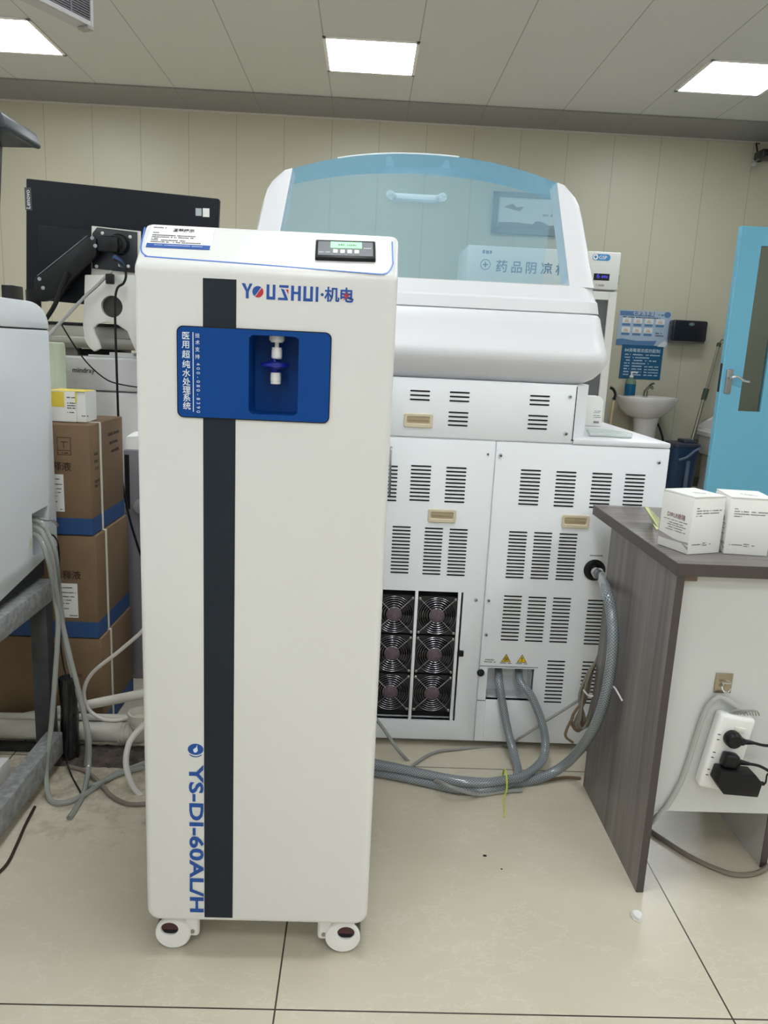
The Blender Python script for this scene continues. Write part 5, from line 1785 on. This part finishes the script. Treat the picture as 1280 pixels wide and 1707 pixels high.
m.plate(O, UX, UZ, [(0.0, 0.0), (0.72 * W_, 0.0), (0.78 * W_, 0.16 * H_), (0.4 * W_, 0.14 * H_), (0.1 * W_, 0.19 * H_), (0, 0.16 * H_)], 0.0026)
m.m = 2
m.plate(O, UX, UZ, [(0.8 * W_, 0.0), (0.95 * W_, 0.0), (0.99 * W_, 0.1 * H_), (0.94 * W_, 0.18 * H_), (0.86 * W_, 0.10 * H_)], 0.003)
m.text('七步洗手法', O + UX * (0.26 * W_) + UZ * (0.872 * H_), UX, UZ, 0.037, 0.004, 'LEFT', lift=0.004, sx=1.05)
m.build('print', [poster_blue, poster_mid, mat('poster_white', (222, 224, 224), 0.5), mat('poster_skin', (206, 186, 170), 0.5), mat('poster_ink', (60, 80, 100), 0.5)], t, 0)
t = thing('disinfectant_notice', 'navy blue notice with white lettering on the wall above the sink', 'notice', at(1068, 603, wy_))
o_, tr_ = at(1031, 632, wy_), at(1107, 577, wy_)
W_, H_ = tr_.x - o_.x - 0.005, at(1068, 575.5, wy_).z - at(1068, 632, wy_).z
O = V((o_.x, wy_, at(1068, 632, wy_).z))
m = MB()
m.rect(O, UX, UZ, 0, W_, 0, H_, 0.0028)
m.m = 1
m.text('84消毒液浓度的配制', O + UX * (W_ * 0.5) + UZ * (H_ * 0.80), UX, UZ, 0.036, 0.012, 'CENTER', 'BOTTOM_BASELINE', lift=0.004)
for i in range(8):
    y = (0.70 - i * 0.085) * H_
    m.bars(O, UX, UZ, [(0.09 * W_, 0.22 * W_, y), (0.28 * W_, (0.52 if i not in (1, 3) else 0.68) * W_, y)] + ([(0.59 * W_, 0.66 * W_, y), (0.69 * W_, 0.93 * W_, y)] if i not in (1, 3) else []), 0.011, 0.0035, i)
m.build('print', [poster_navy, mat('notice_white', (190, 208, 220), 0.5)], t, 0)

# paper towel dispenser
t = thing('towel_dispenser', 'black paper towel dispenser on the wall beside the posters', 'towel dispenser', at(1150, 553, 6.9))
a, b_ = at(1123, 536, 6.88), at(1177, 571, 6.88)
m = MB()
m.box(a.x, b_.x, 6.88, 6.998, b_.z, at(1150, 534, 6.88).z, 0.02, 4)
m.build('cover', mat('dispenser_black', (26, 26, 36), 0.22), t)
m = MB()
c = at(1153, 540.5, 6.88)
m.plate((c.x, 6.8795, c.z), UX, UZ, [(0.026 * math.cos(2 * PI * i / 20), 0.014 * math.sin(2 * PI * i / 20)) for i in range(20)], 0.002)
m.build('badge', chrome, t, 0)
m = MB()
m.box(a.x + 0.01, b_.x - 0.01, 6.89, 6.99, b_.z - 0.012, b_.z + 0.004, 0.004)
m.build('outlet', mat('outlet_grey', (90, 86, 84), 0.4), t)

# sink
sc_ = at(1081, 664, 6.72)
sk = thing('wash_basin', 'white pedestal wash basin under the navy notice', 'sink', (sc_.x, 6.75, 0))
rimz = 0.815
m = MB()
def hring(rx, ry, z, cy, n=36):
    return [(sc_.x + rx * math.cos(2 * PI * i / n), cy + ry * math.sin(2 * PI * i / n), z) for i in range(n)]
m.loft([hring(0.10, 0.10, rimz - 0.19, 6.80), hring(0.16, 0.14, rimz - 0.165, 6.79), hring(0.215, 0.175, rimz - 0.12, 6.775), hring(0.262, 0.205, rimz - 0.05, 6.77), hring(0.280, 0.215, rimz - 0.008, 6.77), hring(0.276, 0.212, rimz, 6.77), hring(0.255, 0.19, rimz, 6.77), hring(0.22, 0.15, rimz - 0.07, 6.76), hring(0.10, 0.08, rimz - 0.12, 6.75)])
m.build('basin', ceramic, sk, 50)
m = MB()
pd = at(1078, 715, 6.75)
def pring(r, z): return [(pd.x + r * math.cos(2 * PI * i / 24), 6.80 + r * 0.9 * math.sin(2 * PI * i / 24), z) for i in range(24)]
m.loft([pring(0.115, 0.0), pring(0.10, 0.05), pring(0.092, 0.35), pring(0.10, 0.55), pring(0.115, rimz - 0.16)])
m.build('pedestal', ceramic, sk, 50)
m = MB()
fc = at(1077, 658, 6.88)
m.cyl((fc.x, 6.9, rimz - 0.002), (fc.x, 6.9, rimz + 0.05), 0.022, 0.018)
m.tube([(fc.x, 6.9, rimz + 0.045), (fc.x + 0.004, 6.86, rimz + 0.075), (fc.x + 0.008, 6.80, rimz + 0.085), (fc.x + 0.01, 6.775, rimz + 0.07)], 0.014, 10)
m.tube([(fc.x, 6.9, rimz + 0.05), (fc.x + 0.025, 6.87, rimz + 0.10), (fc.x + 0.05, 6.85, rimz + 0.115)], 0.010, 8)
m.build('faucet', mat('faucet_chrome', (150, 152, 140), 0.2, metal=0.9), sk)
m = MB()
m.tube([at(1096, 706, 6.85), at(1101, 718, 6.85), at(1105, 735, 6.85), at(1104, 760, 6.85)], 0.010, 8)
m.build('drain_pipe', black, sk)
# soap bottle
bc = at(1049, 658, 6.83)
t = thing('soap_bottle', 'pump bottle of blue liquid soap standing on the wash basin rim', 'soap bottle', (bc.x, 6.83, rimz))
m = MB()
m.lathe([(0.044, 0.0), (0.047, 0.006), (0.047, 0.095), (0.046, 0.10), (0, 0.1)], (bc.x, 6.83, rimz + 0.001))
m.build('liquid', m_soap, t)
m = MB()
m.lathe([(0.047, 0.10), (0.046, 0.12), (0.036, 0.142), (0.018, 0.152), (0.016, 0.16), (0, 0.16)], (bc.x, 6.83, rimz + 0.001))
m.build('bottle_shoulder', m_soap_clear, t)
m = MB()
m.lathe([(0.017, 0.158), (0.017, 0.172), (0.006, 0.174), (0.006, 0.195), (0.011, 0.196), (0.011, 0.206), (0, 0.206)], (bc.x, 6.83, rimz + 0.001))
m.tube([(bc.x, 6.83, rimz + 0.203), (bc.x + 0.03, 6.81, rimz + 0.203), (bc.x + 0.04, 6.805, rimz + 0.196)], 0.006, 8)
m.build('pump', white_plastic, t)
# long brush
t = thing('long_brush', 'black hook-headed brush with pale wooden handle leaning beside the wash basin', 'brush', at(1021, 700, 6.7) * V((1, 1, 0)) if False else (at(1021, 700, 6.7).x, 6.7, 0))
m = MB()
m.tube([at(1017, 646, 6.72), at(1022, 649, 6.72), at(1025.5, 657, 6.72), at(1023, 667, 6.72)], 0.016, 8, ry=0.010)
m.cyl(at(1021, 665, 6.72), at(1026, 664, 6.72), 0.012, n=10)
m.build('brush_head', black, t)
m = MB()
p = at(1022.5, 666, 6.72)
m.cyl(p, (at(1019, 700, 6.70).x - 0.03, 6.66, 0.0), 0.011, n=12)
m.build('handle', wood_pale, t)
# mop
t = thing('mop', 'mop with long grey pole leaning on the wall by the navy bucket', 'mop', (at(1152, 735, 6.8).x, 6.75, 0))
top, low = at(1199, 572, 6.93), at(1153, 736, 6.78)
m = MB()
mid = top.lerp(low, 0.52)
m.cyl(top, mid, 0.0125, n=12)
m.cyl(mid, low + (low - mid).normalized() * 0.12, 0.016, n=12)
m.build('pole', mat('pole_grey', (150, 146, 134), 0.3, metal=0.6), t)
m = MB()
m.cyl(top, top.lerp(low, 0.035), 0.02, n=10)
m.tube([top, top + V((0.02, 0, 0.03)), top + V((0.045, 0, 0.02)), top + V((0.03, 0, 0.0))], 0.004, 6)
m.build('hanging_loop', green_dark, t)
m = MB()
m.cyl(mid - (top - mid).normalized() * 0.05, mid + (top - mid).normalized() * 0.05, 0.024, n=12)
m.build('grip', green_dark, t)
# bucket
t = thing('mop_bucket', 'navy mop bucket with a grey rim standing on the floor below the mop', 'bucket', (2.95, 6.72, 0))
bxc = at(1137, 780, 6.62).x
m = MB()
bz = at(1137, 745, 6.5).z
def bring(w, d, z): return [(bxc + x, 6.68 + y, z) for x, y in rrect(w, d, 0.05, 4)]
m.loft([bring(0.095, 0.10, 0.0), bring(0.10, 0.11, 0.02), bring(0.118, 0.130, bz - 0.01)])
m.build('pail', bucket_navy, t)
m = MB()
m.loft([bring(0.118, 0.130, bz - 0.012), bring(0.123, 0.136, bz - 0.008), bring(0.123, 0.136, bz + 0.016), bring(0.112, 0.124, bz + 0.022)])
m.box(bxc - 0.02, bxc + 0.09, 6.60, 6.76, bz + 0.01, bz + 0.05, 0.012)
m.build('wringer_rim', mat('rim_dark', (58, 62, 78), 0.4), t)
m = MB()
m.tube([(bxc + 0.10, 6.53, bz - 0.01), (bxc + 0.05, 6.515, bz - 0.03), (bxc - 0.02, 6.51, bz - 0.09), (bxc - 0.08, 6.515, bz - 0.115)], 0.011, 8)
m.box(bxc + 0.0, bxc + 0.028, 6.532, 6.56, 0.01, bz * 0.7, 0.003)
m.build('handle', bucket_grey, t)
# floor standing basin half behind the door
t = thing('service_sink', 'white floor standing ceramic mop sink half hidden by the blue door', 'sink', (3.27, 6.6, 0))
ux_ = at(1167, 735, 6.72).x + 0.205
m = MB()
def ur(hx, hy, z, dx=0.0): return [(ux_ + dx + x, 6.74 + y, z) for x, y in rrect(hx, hy, 0.08, 5)]
zt2 = at(1168, 722, 6.52).z
m.loft([ur(0.13, 0.16, 0.0), ur(0.13, 0.16, 0.02), ur(0.125, 0.15, 0.10), ur(0.13, 0.15, zt2 - 0.22), ur(0.16, 0.17, zt2 - 0.20), ur(0.165, 0.18, zt2 - 0.05), ur(0.20, 0.21, zt2 - 0.035), ur(0.205, 0.215, zt2 + 0.0), ur(0.19, 0.20, zt2 + 0.01), ur(0.16, 0.17, zt2 + 0.005), ur(0.14, 0.15, zt2 - 0.08)])
m.build('tub', ceramic, t, 45)
m = MB()
m.prism([(ux_ - 0.17, 6.94, zt2 - 0.1), (ux_ + 0.2, 6.94, zt2 - 0.1), (ux_ + 0.2, 6.94, zt2 + 0.16), (ux_ + 0.02, 6.94, zt2 + 0.14), (ux_ - 0.13, 6.94, zt2 + 0.04)], (0, 0.05, 0), 0.01, 3)
m.build('splashback', ceramic, t)

# open blue door
dY = 5.45
dr_ = bpy.data.objects.new('door_1', None)
col.objects.link(dr_)
dxl = at(1237, 376, dY).x
dr_.location = (dxl, dY, 0)
dr_['kind'] = 'structure'
dxr = dxl + 0.92
dzt_ = at(1250, 377, dY).z
wx0_, wx1_ = at(1230, 685, dY).x, at(1267, 685, dY).x
wz0_ = at(1248, 686, dY).z
wz1_ = at(1272, 410, dY).z
m = MB()
for (x0, x1, z0, z1) in ((dxl, wx0_, 0.012, dzt_), (wx1_, dxr, 0.012, dzt_), (wx0_, wx1_, 0.012, wz0_), (wx0_, wx1_, wz1_, dzt_)):
    m.box(x0, x1, dY, dY + 0.045, z0, z1)
leaf = m.build('leaf', door_blue, dr_, 0)
m = MB()
for z in (0.42, 0.46, 0.50):
    m.box(dxl + 0.001, dxr - 0.001, dY - 0.0015, dY + 0.001, z, z + 0.008, 0.0006, 1)
m.box(dxl - 0.001, dxl + 0.014, dY - 0.003, dY + 0.048, 0.012, dzt_, 0.003, 1)
m.build('moulding', mat('door_blue_light', (116, 188, 220), 0.3), leaf)
MB().box(wx0_ - 0.005, wx1_ + 0.005, dY + 0.018, dY + 0.026, wz0_ - 0.005, wz1_ + 0.005).build('pane', m_glass, dr_, 0)
m = MB()
hp = at(1214, 636, dY)
m.box(hp.x - 0.024, hp.x + 0.024, dY - 0.012, dY, hp.z - 0.085, hp.z + 0.085, 0.006, 2)
hpl = m.build('handle_plate', mat('plate_satin', (150, 150, 150), 0.3, metal=0.7), dr_)
m = MB()
hl = at(1214, 629, dY)
m.cyl((hl.x, dY - 0.01, hl.z), (hl.x, dY - 0.05, hl.z), 0.011, n=14)
m.tube([(hl.x, dY - 0.05, hl.z), (hl.x + 0.04, dY - 0.055, hl.z + 0.008), (hl.x + 0.09, dY - 0.05, hl.z - 0.018), (hl.x + 0.13, dY - 0.045, hl.z - 0.025)], 0.010, 10)
m.build('lever', chrome, hpl)
MB().box(dxl - 0.004, dxl + 0.002, dY + 0.008, dY + 0.036, 0.93, 1.13, 0.001, 1).build('latch_plate', mat('latch_dark', (58, 54, 50), 0.4, metal=0.6), dr_)
structure(MB().box(dxr, XR, dY - 0.03, dY + 0.08, 0, ZC).build('wall_partition', m_wall, None, 0))

# security camera
cc = at(1270, 257, 6.85)
t = thing('security_camera', 'small black security camera high on the cream wall above the door', 'security camera', (cc.x, 6.99, cc.z))
m = MB()
m.box(cc.x - 0.02, cc.x + 0.12, 6.80, 6.96, cc.z - 0.03, cc.z + 0.035, 0.015, 3)
m.build('body', mat('cctv_black', (40, 38, 42), 0.35), t)
m = MB()
m.lathe([(0.025, 0), (0.024, 0.012), (0.018, 0.016), (0, 0.016)], (cc.x + 0.02, 6.80, cc.z), (0, -1, 0), 18)
m.build('lens', black, t)
m = MB()
lc = at(1258, 272, 6.85)
m.lathe([(0.0, -0.03), (0.018, -0.026), (0.026, -0.012), (0.026, 0.004), (0.018, 0.014), (0, 0.018)], (lc.x, 6.86, lc.z), (0, 0, 1), 18)
m.tube([(lc.x, 6.86, lc.z + 0.01), (lc.x + 0.03, 6.88, lc.z + 0.03), (cc.x, 6.9, cc.z)], 0.007, 8)
m.build('sensor_ball', mat('cctv_grey', (150, 148, 146), 0.25), t)
m = MB()
m.cyl((cc.x + 0.05, 6.96, cc.z), (cc.x + 0.05, 6.999, cc.z), 0.03)
m.tube([(cc.x + 0.02, 6.97, cc.z + 0.03), (cc.x + 0.0, 6.98, cc.z + 0.12), (cc.x + 0.03, 6.985, ZC - 0.025)], 0.006, 6)
m.build('bracket', black, t)

# ================================================================== pipes and rubble by the floor
def pipe(name, p0, p1, r, label, mt=pvc, collar=None):
    m = MB()
    m.cyl(p0, p1, r, n=18)
    if collar:
        d = (V(p1) - V(p0))
        for c in collar:
            q = V(p0) + d * c
            m.cyl(q, q + d.normalized() * 0.014, r * 1.14, n=18)
    return tag(m.build(name, mt, None), label, 'pipe', 'white drain pipes along the floor')
yp = 2.0
pipe('drain_pipe', at(-40, 1212, yp), at(262, 1152, yp), 0.0135, 'white sloping pipe, highest of the pipes in front of the cartons')
pipe('drain_pipe', at(-40, 1193, yp - 0.015), at(212, 1196, yp - 0.015), 0.0095, 'thin white level pipe above the thick drain pipe')
q0, q1 = at(-40, 1212, 1.975), at(232, 1219, 1.975)
t = thing('thick_drain_pipe', 'thick pale drain pipe with an elbow, lowest of the pipes near the rubble', 'pipe', (q1.x, q1.y, 0))
m = MB()
q0.z = q1.z = 0.044
m.cyl(q0, q1, 0.0275, n=24)
for px in (200, 207):
    x = at(px, 1218, 1.975).x
    m.cyl((x, 1.975, 0.044), (x + 0.007, 1.975, 0.044), 0.0305, n=24)
m.build('pipe', pvc, t)
m = MB()
ex = at(230, 1200, 1.975).x
m.tube([(ex - 0.01, 1.972, 0.044), (ex + 0.012, 1.965, 0.05), (ex + 0.018, 1.955, 0.085)], 0.027, 16)
m.lathe([(0.028, 0.0), (0.031, 0.003), (0.031, 0.016), (0.036, 0.018), (0.036, 0.04), (0.030, 0.04), (0.027, 0.02), (0, 0.018)], (ex + 0.016, 1.955, 0.078), (0, 0, 1), 24)
m.build('elbow', mat('pvc_socket', (202, 194, 180), 0.45), t)
m = MB()
rnd = random.Random(11)
nx_, ny_ = 22, 12
base = V((-0.79, 1.80, 0))
vv, ff = [], []
for j in range(ny_):
    for i in range(nx_):
        fx_, fy_ = i / (nx_ - 1), j / (ny_ - 1)
        e = math.sin(PI * fx_) ** 0.5 * math.sin(PI * fy_) ** 0.6
        z = 0.0004 + e * 0.014 * (0.4 + rnd.random())
        vv.append((-0.80 + 0.26 * fx_ + rnd.uniform(-.004, .004), 1.865 + 0.115 * fy_ + rnd.uniform(-.003, .003), z if 0 < i < nx_ - 1 and 0 < j < ny_ - 1 else 0.0002))
for j in range(ny_ - 1):
    for i in range(nx_ - 1):
        a = j * nx_ + i
        ff.append((a, a + 1, a + nx_ + 1, a + nx_))
m.raw(vv, ff)
tag(m.build('rubble', rubble_m, None, 0), 'dark heap of plaster rubble and dust on the floor under the drain pipe', 'rubble', None, 'stuff')
m = MB()
m.box(-1.4, -0.835, 1.93, 1.965, 0.0, 0.016, 0.004)
tag(m.build('stone_kerb', dark_stone, None), 'dark dirty stone strip on the floor under the pipes', 'kerb')

# small things on the floor
m = MB()
c = atz(1063, 1532, 0)
rnd = random.Random(5)
pts_ = [(-0.012, 0.008), (-0.006, 0.014), (0.004, 0.013), (0.012, 0.008), (0.010, 0.0), (0.0, -0.010), (-0.009, -0.004)]
for k in range(3):
    m.loft([[(c.x + x * (1 - 0.15 * k), c.y + y * 1.3 * (1 - 0.2 * k), 0.0006 + 0.003 * k + rnd.uniform(0, 0.002)) for x, y in pts_], [(c.x + x * 0.8, c.y + y * 1.1, 0.002 + 0.003 * k + rnd.uniform(0, 0.0015)) for x, y in pts_]])
tag(m.build('crumpled_paper', paper, None, 0), 'small crumpled scrap of white paper on the floor in front of the desk', 'paper scrap')
for px, py, s in ((808, 1427, 0.004), (836, 1449, 0.0022)):
    c = atz(px, py, 0)
    m = MB()
    m.box(c.x - s, c.x + s, c.y - s * 0.8, c.y + s * 0.8, 0, s * 0.5, s * 0.2, 1)
    tag(m.build('floor_crumb', black, None), 'black crumb on the floor tiles, %s' % ('larger, nearer the hose tie' if px == 808 else 'smaller, beside the larger crumb'), 'crumb')
